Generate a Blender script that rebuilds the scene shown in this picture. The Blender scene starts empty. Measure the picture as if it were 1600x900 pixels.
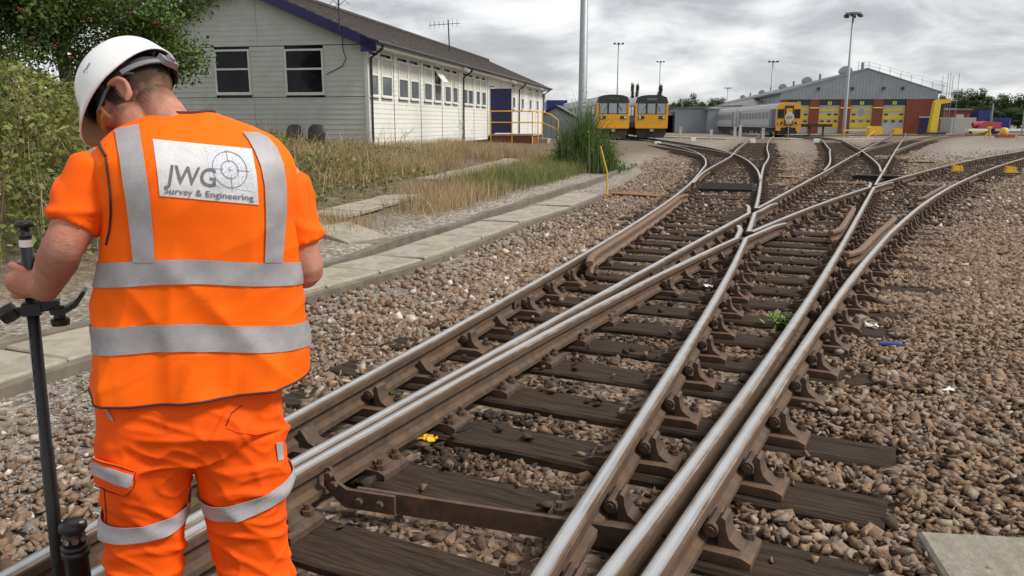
import bpy, bmesh, math, random
import numpy as np
from mathutils import Vector, Matrix, noise
from mathutils.bvhtree import BVHTree
R = math.radians
random.seed(7); rng = np.random.default_rng(7)
S = bpy.context.scene
COL = S.collection
# ---------------------------------------------------------------- camera
CH = 1.51                      # eye height over the timber tops
PITCH = math.atan(257/1240)
cam = bpy.data.cameras.new('camera'); cam.sensor_width = 36; cam.lens = 36*1240/1600
cam.clip_start = .05; cam.clip_end = 6000
camo = bpy.data.objects.new('camera', cam); COL.objects.link(camo)
camo.location = (0, 0, CH); camo.rotation_euler = (math.pi/2-PITCH, 0, 0)
S.camera = camo
# ---------------------------------------------------------------- world, sun, exposure
SUN_EL, SUN_AZ = R(50), R(106)          # azimuth clockwise from +Y (the view direction)
w = bpy.data.worlds.new('World'); S.world = w; w.use_nodes = True
def world():
    nt = w.node_tree; nt.nodes.clear(); N = nt.nodes.new; L = nt.links.new
    out = N('ShaderNodeOutputWorld')
    sky = N('ShaderNodeTexSky'); sky.sky_type = 'NISHITA'; sky.sun_disc = False
    sky.sun_elevation = SUN_EL; sky.sun_rotation = SUN_AZ
    b1 = N('ShaderNodeBackground'); b1.inputs[1].default_value = .1; L(sky.outputs[0], b1.inputs[0])
    tc = N('ShaderNodeTexCoord'); sp = N('ShaderNodeSeparateXYZ'); L(tc.outputs['Generated'], sp.inputs[0])
    zz = N('ShaderNodeMath'); zz.operation = 'MAXIMUM'; zz.inputs[1].default_value = 0; L(sp.outputs[2], zz.inputs[0])
    za = N('ShaderNodeMath'); za.operation = 'ADD'; za.inputs[1].default_value = .26; L(zz.outputs[0], za.inputs[0])
    dx = N('ShaderNodeMath'); dx.operation = 'DIVIDE'; L(sp.outputs[0], dx.inputs[0]); L(za.outputs[0], dx.inputs[1])
    dy = N('ShaderNodeMath'); dy.operation = 'DIVIDE'; L(sp.outputs[1], dy.inputs[0]); L(za.outputs[0], dy.inputs[1])
    cb = N('ShaderNodeCombineXYZ'); L(dx.outputs[0], cb.inputs[0]); L(dy.outputs[0], cb.inputs[1]); cb.inputs[2].default_value = 3.7
    n1 = N('ShaderNodeTexNoise'); n1.inputs['Scale'].default_value = 2.3; n1.inputs['Detail'].default_value = 10
    n1.inputs['Roughness'].default_value = .55; n1.inputs['Distortion'].default_value = .25; L(cb.outputs[0], n1.inputs[0])
    rp = N('ShaderNodeValToRGB'); e = rp.color_ramp.elements
    e[0].position = .33; e[0].color = (.33, .345, .38, 1); e[1].position = .70; e[1].color = (1.25, 1.25, 1.25, 1)
    for pos, c in ((.43, (.46, .475, .51, 1)), (.51, (.72, .735, .765, 1)), (.58, (.97, .975, .98, 1))):
        k = e.new(pos); k.color = c
    L(n1.outputs[0], rp.inputs[0])
    # brighter towards the horizon, as under a thin overcast
    hz = N('ShaderNodeMapRange'); hz.inputs[1].default_value = 0; hz.inputs[2].default_value = .28; hz.inputs[3].default_value = .45; hz.inputs[4].default_value = 0
    L(zz.outputs[0], hz.inputs[0])
    mh = N('ShaderNodeMix'); mh.data_type = 'RGBA'; L(hz.outputs[0], mh.inputs[0]); L(rp.outputs[0], mh.inputs[6]); mh.inputs[7].default_value = (.86, .87, .865, 1)
    b2 = N('ShaderNodeBackground'); b2.inputs[1].default_value = .80; L(mh.outputs[2], b2.inputs[0])
    mx = N('ShaderNodeMixShader'); mx.inputs[0].default_value = .94; L(b1.outputs[0], mx.inputs[1]); L(b2.outputs[0], mx.inputs[2])
    L(mx.outputs[0], out.inputs[0])
world()
sl = bpy.data.lights.new('sun', 'SUN'); sl.energy = 3.0; sl.angle = R(12); sl.color = (1, .96, .9)
so = bpy.data.objects.new('sun', sl); COL.objects.link(so)
so.rotation_euler = Vector((-math.sin(SUN_AZ)*math.cos(SUN_EL), -math.cos(SUN_AZ)*math.cos(SUN_EL), -math.sin(SUN_EL))).to_track_quat('-Z', 'Y').to_euler()
S.view_settings.view_transform = 'Standard'; S.view_settings.look = 'None'
S.view_settings.exposure = 0.32; S.view_settings.gamma = 1.0; S.view_settings.use_curve_mapping = False
S.render.engine = 'CYCLES'
# ---------------------------------------------------------------- helpers
def ray(px, py):
    u = (px-800)/1240; v = (450-py)/1240
    return Vector((u, math.cos(PITCH)+v*math.sin(PITCH), -math.sin(PITCH)+v*math.cos(PITCH)))
def at(px, py, d):                     # the point seen at a pixel of the photograph, d metres ahead
    r = ray(px, py); return Vector((0, 0, CH)) + r*(d/r.y)
def flat(px, py, z=0.0):
    r = ray(px, py); return Vector((0, 0, CH)) + r*((z-CH)/r.z)
def sstep(a, b, x):
    t = np.clip((x-a)/(b-a), 0, 1); return t*t*(3-2*t)
def terr(x, y):                        # ground height: a low bank rises left of the cable trough towards the hut
    dl = (np.asarray(x)+2.0)*-.956 + (np.asarray(y)-8.2)*.2926
    return -.035 + sstep(.5, 6.5, dl)*.62*sstep(75, 45, np.asarray(y)) + sstep(.15, .6, dl)*.06*sstep(75, 45, np.asarray(y))
def onland(px, py, dz=0.0):            # where a pixel's ray meets the ground
    r = ray(px, py); r = r/r.y; d = 2.0
    while d < 300:
        q = Vector((0, 0, CH)) + r*d
        if q.z < terr(q.x, q.y)+dz: return q
        d += .02 + d*.002
    return q
def obj(name, me, mat=None, parent=None, smooth=False, label=None, cat=None, group=None, kind=None, loc=None):
    o = bpy.data.objects.new(name, me); COL.objects.link(o)
    if mat is not None and len(me.materials) == 0: me.materials.append(mat)
    if smooth: me.polygons.foreach_set('use_smooth', [True]*len(me.polygons))
    if parent is not None: o.parent = parent
    if loc is not None: o.location = loc
    tag(o, label, cat, group, kind); return o
def tag(o, label=None, cat=None, group=None, kind=None):
    if label: o['label'] = label
    if cat: o['category'] = cat
    if group: o['group'] = group
    if kind: o['kind'] = kind
    return o
def empty(name, loc=(0, 0, 0), rz=0, label=None, cat=None, group=None, kind=None, parent=None):
    o = bpy.data.objects.new(name, None); COL.objects.link(o); o.location = loc; o.rotation_euler = (0, 0, rz); o.empty_display_size = .1
    if parent: o.parent = parent
    return tag(o, label, cat, group, kind)
class MB:
    def __init__(s): s.v = []; s.f = []; s.m = []
    def add(s, vs, fs, mi=0):
        b = len(s.v); s.v += [tuple(q) for q in vs]; s.f += [tuple(b+i for i in q) for q in fs]; s.m += [mi]*len(fs); return s
    def box(s, c, d, M=None, mi=0):
        x, y, z = d[0]/2, d[1]/2, d[2]/2
        vs = [Vector((a*x, b*y, e*z)) for e in (-1, 1) for b in (-1, 1) for a in (-1, 1)]
        if M is not None: vs = [M @ q for q in vs]
        vs = [q+Vector(c) for q in vs]
        return s.add(vs, [(0, 2, 3, 1), (4, 5, 7, 6), (0, 1, 5, 4), (2, 6, 7, 3), (0, 4, 6, 2), (1, 3, 7, 5)], mi)
    def span(s, a, b, mi=0):           # box between two corners
        return s.box([(p+q)/2 for p, q in zip(a, b)], [abs(q-p) for p, q in zip(a, b)], mi=mi)
    def prism(s, poly, a, b, axis='y', mi=0):   # poly in the plane across axis, extruded a..b
        n = len(poly)
        def P(q, t): return {'y': (q[0], t, q[1]), 'x': (t, q[0], q[1]), 'z': (q[0], q[1], t)}[axis]
        vs = [P(q, a) for q in poly]+[P(q, b) for q in poly]
        fs = [tuple(range(n)), tuple(range(2*n-1, n-1, -1))]+[(i, i+n, (i+1) % n+n, (i+1) % n) for i in range(n)]
        return s.add(vs, fs, mi)
    def tube(s, pts, r, n=8, cap=True, mi=0):
        pts = [Vector(q) for q in pts]; k = len(pts); rs = r if isinstance(r, (list, tuple)) else [r]*k
        up = None; vs = []
        for i, q in enumerate(pts):
            t = (pts[min(i+1, k-1)]-pts[max(i-1, 0)])
            t = t.normalized() if t.length > 1e-9 else Vector((0, 0, 1))
            if up is None: up = Vector((0, 0, 1)) if abs(t.z) < .9 else Vector((1, 0, 0))
            a = t.cross(up)
            if a.length < 1e-6: a = t.cross(Vector((0, 1, 0)))
            a.normalize(); b = a.cross(t); up = b
            for j in range(n):
                an = 2*math.pi*j/n; vs.append(q+(a*math.cos(an)+b*math.sin(an))*rs[i])
        fs = [(i*n+j, i*n+(j+1) % n, (i+1)*n+(j+1) % n, (i+1)*n+j) for i in range(k-1) for j in range(n)]
        if cap: fs += [tuple(range(n-1, -1, -1)), tuple(range((k-1)*n, k*n))]
        return s.add(vs, fs, mi)
    def lathe(s, prof, c=(0, 0, 0), n=16, M=None, mi=0):   # prof: (radius, z)
        k = len(prof); vs = []
        for r_, z in prof:
            for j in range(n):
                an = 2*math.pi*j/n; q = Vector((r_*math.cos(an), r_*math.sin(an), z))
                vs.append((M @ q if M is not None else q)+Vector(c))
        fs = [(i*n+j, i*n+(j+1) % n, (i+1)*n+(j+1) % n, (i+1)*n+j) for i in range(k-1) for j in range(n)]
        fs += [tuple(range(n-1, -1, -1)), tuple(range((k-1)*n, k*n))]
        return s.add(vs, fs, mi)
    def mesh(s, name='m', mats=()):
        me = bpy.data.meshes.new(name); me.from_pydata(s.v, [], s.f)
        for m in mats: me.materials.append(m)
        if any(s.m): me.polygons.foreach_set('material_index', s.m)
        me.update(); return me
    def build(s, name, mat, parent=None, smooth=False, **k):
        mats = mat if isinstance(mat, (list, tuple)) else [mat]
        return obj(name, s.mesh(name, mats), None, parent, smooth, **k)
def fastmesh(name, V, F, mat, attr=None):      # numpy: all faces with the same vertex count
    me = bpy.data.meshes.new(name); V = np.ascontiguousarray(V, np.float32); F = np.ascontiguousarray(F, np.int32)
    n, k = F.shape
    me.vertices.add(len(V)); me.vertices.foreach_set('co', V.ravel())
    me.loops.add(n*k); me.loops.foreach_set('vertex_index', F.ravel())
    me.polygons.add(n); me.polygons.foreach_set('loop_start', np.arange(0, n*k, k, dtype=np.int32))
    me.polygons.foreach_set('loop_total', np.full(n, k, np.int32))
    if attr is not None:
        a = me.attributes.new('tone', 'FLOAT', 'FACE'); a.data.foreach_set('value', np.ascontiguousarray(attr, np.float32))
    me.materials.append(mat); me.update(calc_edges=True); return me
# ---------------------------------------------------------------- materials
def mat(name, c1, c2=None, rough=.7, metal=0, scale=20, stretch=None, bump=0, bscale=None, spec=.5, detail=6, ramp=(.35, .65), coat=0, c3=None, c3s=3, c3r=(.55, .7), attr=None, trans=0, wave=None):
    m = bpy.data.materials.new(name); m.use_nodes = True; nt = m.node_tree; N = nt.nodes.new; L = nt.links.new
    b = nt.nodes['Principled BSDF']
    b.inputs['Roughness'].default_value = rough; b.inputs['Metallic'].default_value = metal
    b.inputs['Specular IOR Level'].default_value = spec
    if coat: b.inputs['Coat Weight'].default_value = coat; b.inputs['Coat Roughness'].default_value = .1
    c2 = c2 or tuple(q*.75 for q in c1)
    tc = N('ShaderNodeTexCoord'); src = tc.outputs['Object']
    if stretch:
        mp = N('ShaderNodeMapping'); mp.inputs['Scale'].default_value = stretch; L(src, mp.inputs[0]); src = mp.outputs[0]
    rp = N('ShaderNodeValToRGB'); e = rp.color_ramp.elements
    if attr:                           # a list of (position, colour) over the per-piece tone
        an = N('ShaderNodeAttribute'); an.attribute_name = 'tone'; L(an.outputs['Fac'], rp.inputs[0])
        e[0].position, e[0].color = attr[0][0], (*attr[0][1], 1); e[1].position, e[1].color = attr[-1][0], (*attr[-1][1], 1)
        for p_, c_ in attr[1:-1]: k = e.new(p_); k.color = (*c_, 1)
    else:
        n = N('ShaderNodeTexNoise'); n.inputs['Scale'].default_value = scale; n.inputs['Detail'].default_value = detail; n.inputs['Roughness'].default_value = .6
        L(src, n.inputs[0]); L(n.outputs[0], rp.inputs[0])
        e[0].position, e[0].color = ramp[0], (*c1, 1); e[1].position, e[1].color = ramp[1], (*c2, 1)
    colr = rp.outputs[0]
    if attr and scale:
        n = N('ShaderNodeTexNoise'); n.inputs['Scale'].default_value = scale; n.inputs['Detail'].default_value = 4; L(src, n.inputs[0])
        mr = N('ShaderNodeMapRange'); mr.inputs[1].default_value = .3; mr.inputs[2].default_value = .7; mr.inputs[3].default_value = .72; mr.inputs[4].default_value = 1.25; L(n.outputs[0], mr.inputs[0])
        mm = N('ShaderNodeVectorMath'); mm.operation = 'SCALE'; L(colr, mm.inputs[0]); L(mr.outputs[0], mm.inputs['Scale']); colr = mm.outputs[0]
    if c3:
        n3 = N('ShaderNodeTexNoise'); n3.inputs['Scale'].default_value = c3s; n3.inputs['Detail'].default_value = 8; n3.inputs['Roughness'].default_value = .65; L(src, n3.inputs[0])
        r3 = N('ShaderNodeMapRange'); r3.inputs[1].default_value, r3.inputs[2].default_value = c3r; L(n3.outputs[0], r3.inputs[0])
        mx = N('ShaderNodeMix'); mx.data_type = 'RGBA'; L(r3.outputs[0], mx.inputs[0]); L(colr, mx.inputs[6]); mx.inputs[7].default_value = (*c3, 1); colr = mx.outputs[2]
    L(colr, b.inputs['Base Color'])
    if bump:
        bn = N('ShaderNodeTexNoise'); bn.inputs['Scale'].default_value = bscale or scale; bn.inputs['Detail'].default_value = 8; bn.inputs['Roughness'].default_value = .65; L(src, bn.inputs[0])
        bp = N('ShaderNodeBump'); bp.inputs['Strength'].default_value = 1; bp.inputs['Distance'].default_value = bump; L(bn.outputs[0], bp.inputs['Height']); L(bp.outputs[0], b.inputs['Normal'])
    if trans:
        t = N('ShaderNodeBsdfTranslucent'); L(colr, t.inputs[0]); ms = N('ShaderNodeMixShader'); ms.inputs[0].default_value = trans
        o = nt.nodes['Material Output']; L(b.outputs[0], ms.inputs[1]); L(t.outputs[0], ms.inputs[2]); L(ms.outputs[0], o.inputs[0])
    return m
def steel_mat():
    m = bpy.data.materials.new('rail_steel'); m.use_nodes = True; nt = m.node_tree; N = nt.nodes.new; L = nt.links.new
    b = nt.nodes['Principled BSDF']; b.inputs['Metallic'].default_value = .85
    tc = N('ShaderNodeTexCoord'); sp = N('ShaderNodeSeparateXYZ'); L(tc.outputs['Object'], sp.inputs[0])
    an = N('ShaderNodeAttribute'); an.attribute_name = 'across'
    def mth(op, a, v):
        q = N('ShaderNodeMath'); q.operation = op; L(a, q.inputs[0])
        if isinstance(v, (int, float)): q.inputs[1].default_value = v
        else: L(v, q.inputs[1])
        return q.outputs[0]
    cb = N('ShaderNodeCombineXYZ'); L(mth('MULTIPLY', an.outputs['Fac'], 190), cb.inputs[0]); L(mth('MULTIPLY', sp.outputs[0], .9), cb.inputs[1]); L(mth('MULTIPLY', sp.outputs[1], .9), cb.inputs[2])
    n = N('ShaderNodeTexNoise'); n.inputs['Scale'].default_value = 1.0; n.inputs['Detail'].default_value = 5; n.inputs['Roughness'].default_value = .6; L(cb.outputs[0], n.inputs[0])
    n2 = N('ShaderNodeTexNoise'); n2.inputs['Scale'].default_value = 9; n2.inputs['Detail'].default_value = 6; L(tc.outputs['Object'], n2.inputs[0])
    ab = mth('ABSOLUTE', an.outputs['Fac'], 0); e_ = mth('MULTIPLY', ab, 16); e2 = mth('ADD', e_, mth('MULTIPLY', n.outputs[0], .75)); e3 = mth('ADD', e2, mth('MULTIPLY', n2.outputs[0], .25))
    rp = N('ShaderNodeValToRGB'); e = rp.color_ramp.elements; e[0].position = .54; e[0].color = (.68, .68, .68, 1); e[1].position = 1.0; e[1].color = (.13, .085, .055, 1)
    for p_, c_ in ((.68, (.50, .495, .49, 1)), (.82, (.38, .355, .33, 1)), (.93, (.24, .18, .13, 1))): k = e.new(p_); k.color = c_
    L(e3, rp.inputs[0]); L(rp.outputs[0], b.inputs['Base Color'])
    mr = N('ShaderNodeMapRange'); mr.inputs[1].default_value = .45; mr.inputs[2].default_value = 1; mr.inputs[3].default_value = .30; mr.inputs[4].default_value = .75; L(e3, mr.inputs[0]); L(mr.outputs[0], b.inputs['Roughness'])
    return m
M = dict(
    steel=steel_mat(),
    rust=mat('rail_rust', (.125, .075, .042), (.075, .047, .030), .85, 0, 14, bump=.002, bscale=70, c3=(.030, .024, .020), c3s=3, c3r=(.55, .75)),
    rustlight=mat('rust_check_rail', (.20, .125, .08), (.125, .08, .052), .8, 0, 14, bump=.002, bscale=60),
    iron=mat('cast_iron', (.105, .062, .038), (.058, .039, .028), .8, 0, 22, bump=.002, bscale=80, c3=(.16, .085, .045), c3s=6, c3r=(.55, .68)),
    timber=mat('timber', (.028, .019, .014), (.072, .049, .034), .85, 0, 5, (1, 14, 3), .008, 12, spec=.15, c3=(.014, .011, .009), c3s=1.6, c3r=(.5, .66)),
    timber2=mat('timber_far', (.050, .035, .026), (.11, .08, .058), .85, 0, 5, (1, 14, 3), .005, 12, c3=(.022, .017, .014), c3s=1.2, c3r=(.5, .7)),
    grease=mat('grease', (.009, .008, .007), (.018, .015, .013), .55, 0, 40, bump=.012, bscale=55, spec=.3),
    concrete=mat('concrete', (.37, .335, .265), (.28, .25, .195), .92, 0, 9, bump=.004, bscale=90, spec=.25, c3=(.19, .175, .12), c3s=2.6, c3r=(.5, .72)),
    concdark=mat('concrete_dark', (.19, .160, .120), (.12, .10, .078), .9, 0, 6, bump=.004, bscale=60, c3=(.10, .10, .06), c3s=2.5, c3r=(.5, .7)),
    yellow=mat('yellow_paint', (.72, .44, .02), (.62, .36, .02), .5, 0, 12),
    black=mat('black_plastic', (.012, .012, .013), (.02, .02, .02), .42, 0, 30),
    white=mat('white_paint', (.78, .78, .76), (.7, .7, .68), .5, 0, 8),
    grey=mat('grey_steel', (.33, .35, .36), (.27, .29, .30), .5, .3, 12),
    bluep=mat('blue_plastic', (.03, .05, .22), (.03, .05, .20), .4, 0, 12),
)
# ---------------------------------------------------------------- ground sheet
def ground_mat():
    m = bpy.data.materials.new('ground'); m.use_nodes = True; nt = m.node_tree; N = nt.nodes.new; L = nt.links.new
    b = nt.nodes['Principled BSDF']; b.inputs['Roughness'].default_value = .95; b.inputs['Specular IOR Level'].default_value = .2
    tc = N('ShaderNodeTexCoord'); src = tc.outputs['Object']
    def nz(sc, det=8, ro=.6):
        n = N('ShaderNodeTexNoise'); n.inputs['Scale'].default_value = sc; n.inputs['Detail'].default_value = det; n.inputs['Roughness'].default_value = ro; L(src, n.inputs[0]); return n.outputs[0]
    def ramp(i, *st):
        r = N('ShaderNodeValToRGB'); e = r.color_ramp.elements; e[0].position, e[0].color = st[0][0], (*st[0][1], 1); e[1].position, e[1].color = st[-1][0], (*st[-1][1], 1)
        for p_, c_ in st[1:-1]: k = e.new(p_); k.color = (*c_, 1)
        L(i, r.inputs[0]); return r.outputs[0]
    def mix(f, a, c):
        x = N('ShaderNodeMix'); x.data_type = 'RGBA'; L(f, x.inputs[0]); L(a, x.inputs[6]); L(c, x.inputs[7]); return x.outputs[2]
    v = N('ShaderNodeTexVoronoi'); v.inputs['Scale'].default_value = 24; L(src, v.inputs[0])
    vs = N('ShaderNodeSeparateXYZ'); L(v.outputs['Color'], vs.inputs[0])
    grit = ramp(vs.outputs[0], (.0, (.13, .11, .09)), (.4, (.24, .21, .175)), (.75, (.33, .295, .25)), (1, (.45, .42, .37)))
    brown = ramp(vs.outputs[1], (.0, (.05, .036, .027)), (.45, (.13, .092, .066)), (.8, (.20, .145, .105)), (1, (.30, .24, .19)))
    soil = ramp(nz(7), (.3, (.075, .052, .034)), (.55, (.15, .115, .078)), (.72, (.24, .20, .15)))
    far = ramp(nz(1.1), (.3, (.10, .080, .060)), (.5, (.165, .135, .105)), (.72, (.23, .195, .155)))
    def at_(n):
        a = N('ShaderNodeAttribute'); a.attribute_name = n; return a.outputs['Fac']
    def jit(f, amt=.5):
        a = N('ShaderNodeMath'); a.operation = 'MULTIPLY_ADD'; L(nz(1.3), a.inputs[0]); a.inputs[1].default_value = amt; a.inputs[2].default_value = -amt/2
        c = N('ShaderNodeMath'); c.operation = 'ADD'; c.use_clamp = True; L(f, c.inputs[0]); L(a.outputs[0], c.inputs[1]); return c.outputs[0]
    c = mix(jit(at_('track'), .7), grit, brown)
    c = mix(jit(at_('bank'), .6), c, soil)
    c = mix(at_('far'), c, far)
    L(c, b.inputs['Base Color'])
    bp = N('ShaderNodeBump'); bp.inputs['Distance'].default_value = .02; L(v.outputs['Distance'], bp.inputs['Height']); L(bp.outputs[0], b.inputs['Normal'])
    return m
# rails of the near tandem turnout, head centres on the ground plan (x, y)
YS = [2, 2.5, 3, 3.5, 4, 5, 6, 7, 8, 9, 10, 12, 14, 16, 18, 20, 23, 26, 30, 35, 40]
RX = dict(
 A=[-1.581, -1.391, -1.197, -1.002, -.807, -.421, -.041, .332, .698, 1.058, 1.412, 2.101, 2.765, 3.402, 4.01, 4.589, 5.43, 6.25, 7.25, 8.35, 9.25],
 B1=[-1.335, -1.095, -.852, -.607, -.361, .133, .628, 1.122, 1.616, 2.109, 2.602, 3.589, 4.577, 5.566, 6.556, 7.546, 9.029, 10.506, 12.461, 14.92, 17.4],
 B2=[-1.266, -1.022, -.777, -.527, -.276, .238, .776, 1.328, 1.895, 2.477, 3.074, 4.31, 5.598, 6.932, 8.307, 9.718, 11.892, 14.119, 17.2, 21.2, 25.4],
 C=[.027, .219, .416, .613, .81, 1.198, 1.577, 1.947, 2.307, 2.659, 3.004, 3.675, 4.329, 4.97, 5.603, 6.234, 7.181, 8.139, 9.442, 11.1, 12.8],
 D1=[.201, .475, .746, 1.013, 1.277, 1.795, 2.304, 2.806, 3.304, 3.798, 4.29, 5.27, 6.249, 7.228, 8.209, 9.191, 10.67, 12.153, 14.12, 16.58, 19.04],
 D2=[.335, .607, .878, 1.148, 1.419, 1.965, 2.517, 3.078, 3.65, 4.234, 4.83, 6.059, 7.337, 8.662, 10.034, 11.449, 13.6, 15.83, 18.9, 22.9, 27.1])
def rail_x(k, y):
    xs = RX[k]
    if y < 2: return xs[0]+(y-2)*(xs[1]-xs[0])/.5
    if y > 40: return xs[-1]+(y-40)*(xs[-1]-xs[-2])/5
    return float(np.interp(y, YS, xs))
def smooth_path(pts, step=.35):
    P = [Vector((*q[:2], 0)) for q in pts]; P = [P[0]*2-P[1]]+P+[P[-1]*2-P[-2]]; out = []
    for i in range(1, len(P)-2):
        p0, p1, p2, p3 = P[i-1:i+3]; n = max(1, int((p2-p1).length/step))
        for j in range(n):
            t = j/n
            out.append(.5*((2*p1)+(p2-p0)*t+(2*p0-5*p1+4*p2-p3)*t*t+(3*p1-p0-3*p2+p3)*t**3))
    out.append(P[-2]); return out
def offset(path, d):
    o = []
    for i, q in enumerate(path):
        t = (path[min(i+1, len(path)-1)]-path[max(i-1, 0)]).normalized(); o.append(q+Vector((t.y, -t.x, 0))*d)
    return o
def near_rail(k, y0, y1):
    ys = [y0]+[y for y in YS if y0+.2 < y < y1-.2]+[y1]
    return smooth_path([(rail_x(k, y), y) for y in ys])
CENT = dict(      # centre lines of the tracks farther off
 L=[(4.85, 18), (6.7, 24.6), (8.5, 32.4), (9.9, 41), (10.95, 52), (11.6, 64), (11.9, 75), (12.1, 100)],
 K=[(9.0, 35), (9.5, 43), (9.35, 55), (8.75, 69), (8.3, 82), (8.0, 100)],
 M=[(4.85, 18), (6.35, 23), (9.75, 33), (13.3, 44.5), (18.6, 61), (22.3, 72), (31, 98), (41, 130)],
 N=[(9.1, 21.5), (11.7, 27.5), (16.0, 38.5), (18.3, 44.5), (28.0, 72), (31.5, 90), (39, 124)],
 Q=[(18.2, 40), (28.1, 60), (42, 88), (58, 121)],
 S=[(18.2, 40), (21.8, 46.5), (31, 62.5), (45.5, 86), (68, 118)],
 R=[(26.2, 40), (35.5, 51), (52, 70)],
 T=[(30, 96), (44, 99), (58, 100), (80, 101)])
CP = {k: smooth_path(v, .8) for k, v in CENT.items()}
def make_ground():
    ys = list(np.arange(-8, 26, .3)); y = 26.
    while y < 1500: ys.append(y); y *= 1.045
    nx = 161; u = np.linspace(-1, 1, nx); u = np.sign(u)*np.abs(u)**1.35
    V = np.array([(s*(14+1.5*max(y, 0)), y, 0) for y in ys for s in u]); V[:, 2] = terr(V[:, 0], V[:, 1])
    V[:, 2] += .012*np.sin(V[:, 0]*2.1+V[:, 1]*1.3)*np.cos(V[:, 1]*1.7-V[:, 0])
    n = len(ys); i = np.arange(n-1)[:, None]*nx+np.arange(nx-1)[None]
    F = np.stack([i, i+1, i+nx+1, i+nx], -1).reshape(-1, 4)
    me = fastmesh('ground', V, F, ground_mat()); me.polygons.foreach_set('use_smooth', [True]*len(F))
    dl = (V[:, 0]+2.0)*-.956+(V[:, 1]-8.2)*.2926
    segs = np.array([[(*p, *q) for p, q in zip([(rail_x(a, y), y) for y in YS], [(rail_x(b, y), y) for y in YS])] for a, b in (('A', 'C'), ('B1', 'D1'), ('B2', 'D2'))]).reshape(-1, 4)
    C = np.concatenate([(segs[:, :2]+segs[:, 2:])/2]+[np.array([q[:2] for q in p]) for p in CP.values()])
    d = np.full(len(V), 99.)
    for q in C: d = np.minimum(d, np.hypot(V[:, 0]-q[0], V[:, 1]-q[1]))
    lam = np.where(V[:, 0] > rail_y_right(V[:, 1]), .0, 0)
    tr = np.clip(1.35-d/2.4, 0, 1)+np.clip((V[:, 0]-.5*V[:, 1]-.5)/2, 0, .75)*(V[:, 1] < 30)
    for nm, a in (('track', np.clip(tr, 0, 1)), ('bank', (.35*sstep(.2, .8, dl)+.65*sstep(.9, 2.0, dl))*(V[:, 1] < 70)), ('far', sstep(40, 95, V[:, 1])*np.clip(d/3-.5, 0, 1)*.8)):
        at_ = me.attributes.new(nm, 'FLOAT', 'POINT'); at_.data.foreach_set('value', a.astype(np.float32))
    return obj('ground', me, kind='structure')
def rail_y_right(y): return np.interp(y, YS, RX['D2'])
make_ground()
# ---------------------------------------------------------------- track
RT = .19
PROF = [(-.035, -.148), (-.035, -.122), (-.010, -.105), (-.009, -.058), (-.033, -.044), (-.0355, -.013), (-.028, -.003), (-.012, 0), (.012, 0), (.028, -.003), (.0355, -.013), (.033, -.044), (.009, -.058), (.010, -.105), (.035, -.122), (.035, -.148)]
def sweep(path, prof=PROF, z=RT, top=(5, 6, 7, 8, 9), mi=1, dz=0):
    n = len(prof); m = MB(); vs = []; k = len(path)
    for i, q in enumerate(path):
        t = (path[min(i+1, k-1)]-path[max(i-1, 0)]).normalized(); nr = Vector((t.y, -t.x, 0))
        vs += [q+nr*a+Vector((0, 0, z+b)) for a, b in prof]
    for i in range(k-1):
        for j in range(n):
            m.add([], [])
            m.f.append((i*n+j, (i+1)*n+j, (i+1)*n+(j+1) % n, i*n+(j+1) % n)); m.m.append(mi if j in top else 0)
    m.f.append(tuple(range(n))); m.m.append(0); m.f.append(tuple(range(k*n-1, (k-1)*n-1, -1))); m.m.append(0)
    m.v = [tuple(q) for q in vs]; return m
def chair_mesh(name, key=True):
    m = MB()
    m.prism([(-.20, 0), (.20, 0), (.20, .026), (.165, .040), (-.165, .040), (-.20, .026)], -.095, .095)
    m.prism([(.076, .038), (.165, .038), (.140, .050), (.112, .072), (.100, .108), (.096, .142), (.082, .150), (.072, .138), (.074, .090)], -.046, .046)   # outer jaw
    m.prism([(-.038, .038), (-.160, .038), (-.125, .052), (-.085, .072), (-.062, .105), (-.048, .125), (-.036, .122), (-.030, .09)], -.045, .045)          # inner jaw
    if key:
        m.tube([(.050, -.07, .104), (.050, .075, .104)], .026, 10)
        m.tube([(.050, -.078, .104), (.050, -.071, .104)], .016, 8)
    for x, y in ((.158, .065), (-.158, .062), (-.150, -.062)):
        m.tube([(x, y, .036), (x, y, .062)], .026, 6); m.tube([(x, y, .062), (x, y, .085)], .015, 6)
    return m.mesh(name, [M['iron']])
CHAIR = chair_mesh('chair'); CHAIRF = None
TIMB = {}
def timber_mesh(L, wd=.29):
    k = (round(L, 1), wd)
    if k not in TIMB:
        m = MB(); n = 10; L2 = k[0]; vs = []; r = random.Random(int(L2*10))
        for i in range(n+1):
            x = -L2/2+L2*i/n
            for y, z in ((-wd/2, -.15), (-wd/2, -.014), (-wd/2+.014, 0), (wd/2-.014, 0), (wd/2, -.014), (wd/2, -.15)):
                vs.append((x+r.uniform(-.01, .01)*(i in (0, n)), y+r.uniform(-.004, .004), z+r.uniform(-.004, .003)))
        fs = [(i*6+j, i*6+(j+1) % 6, (i+1)*6+(j+1) % 6, (i+1)*6+j) for i in range(n) for j in range(6)]+[tuple(range(5, -1, -1)), tuple(range(n*6, n*6+6))]
        m.add(vs, fs); TIMB[k] = m.mesh('timber', [M['timber']])
    return TIMB[k]
FOOT = []                      # timber footprints, to keep stones off their tops
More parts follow.
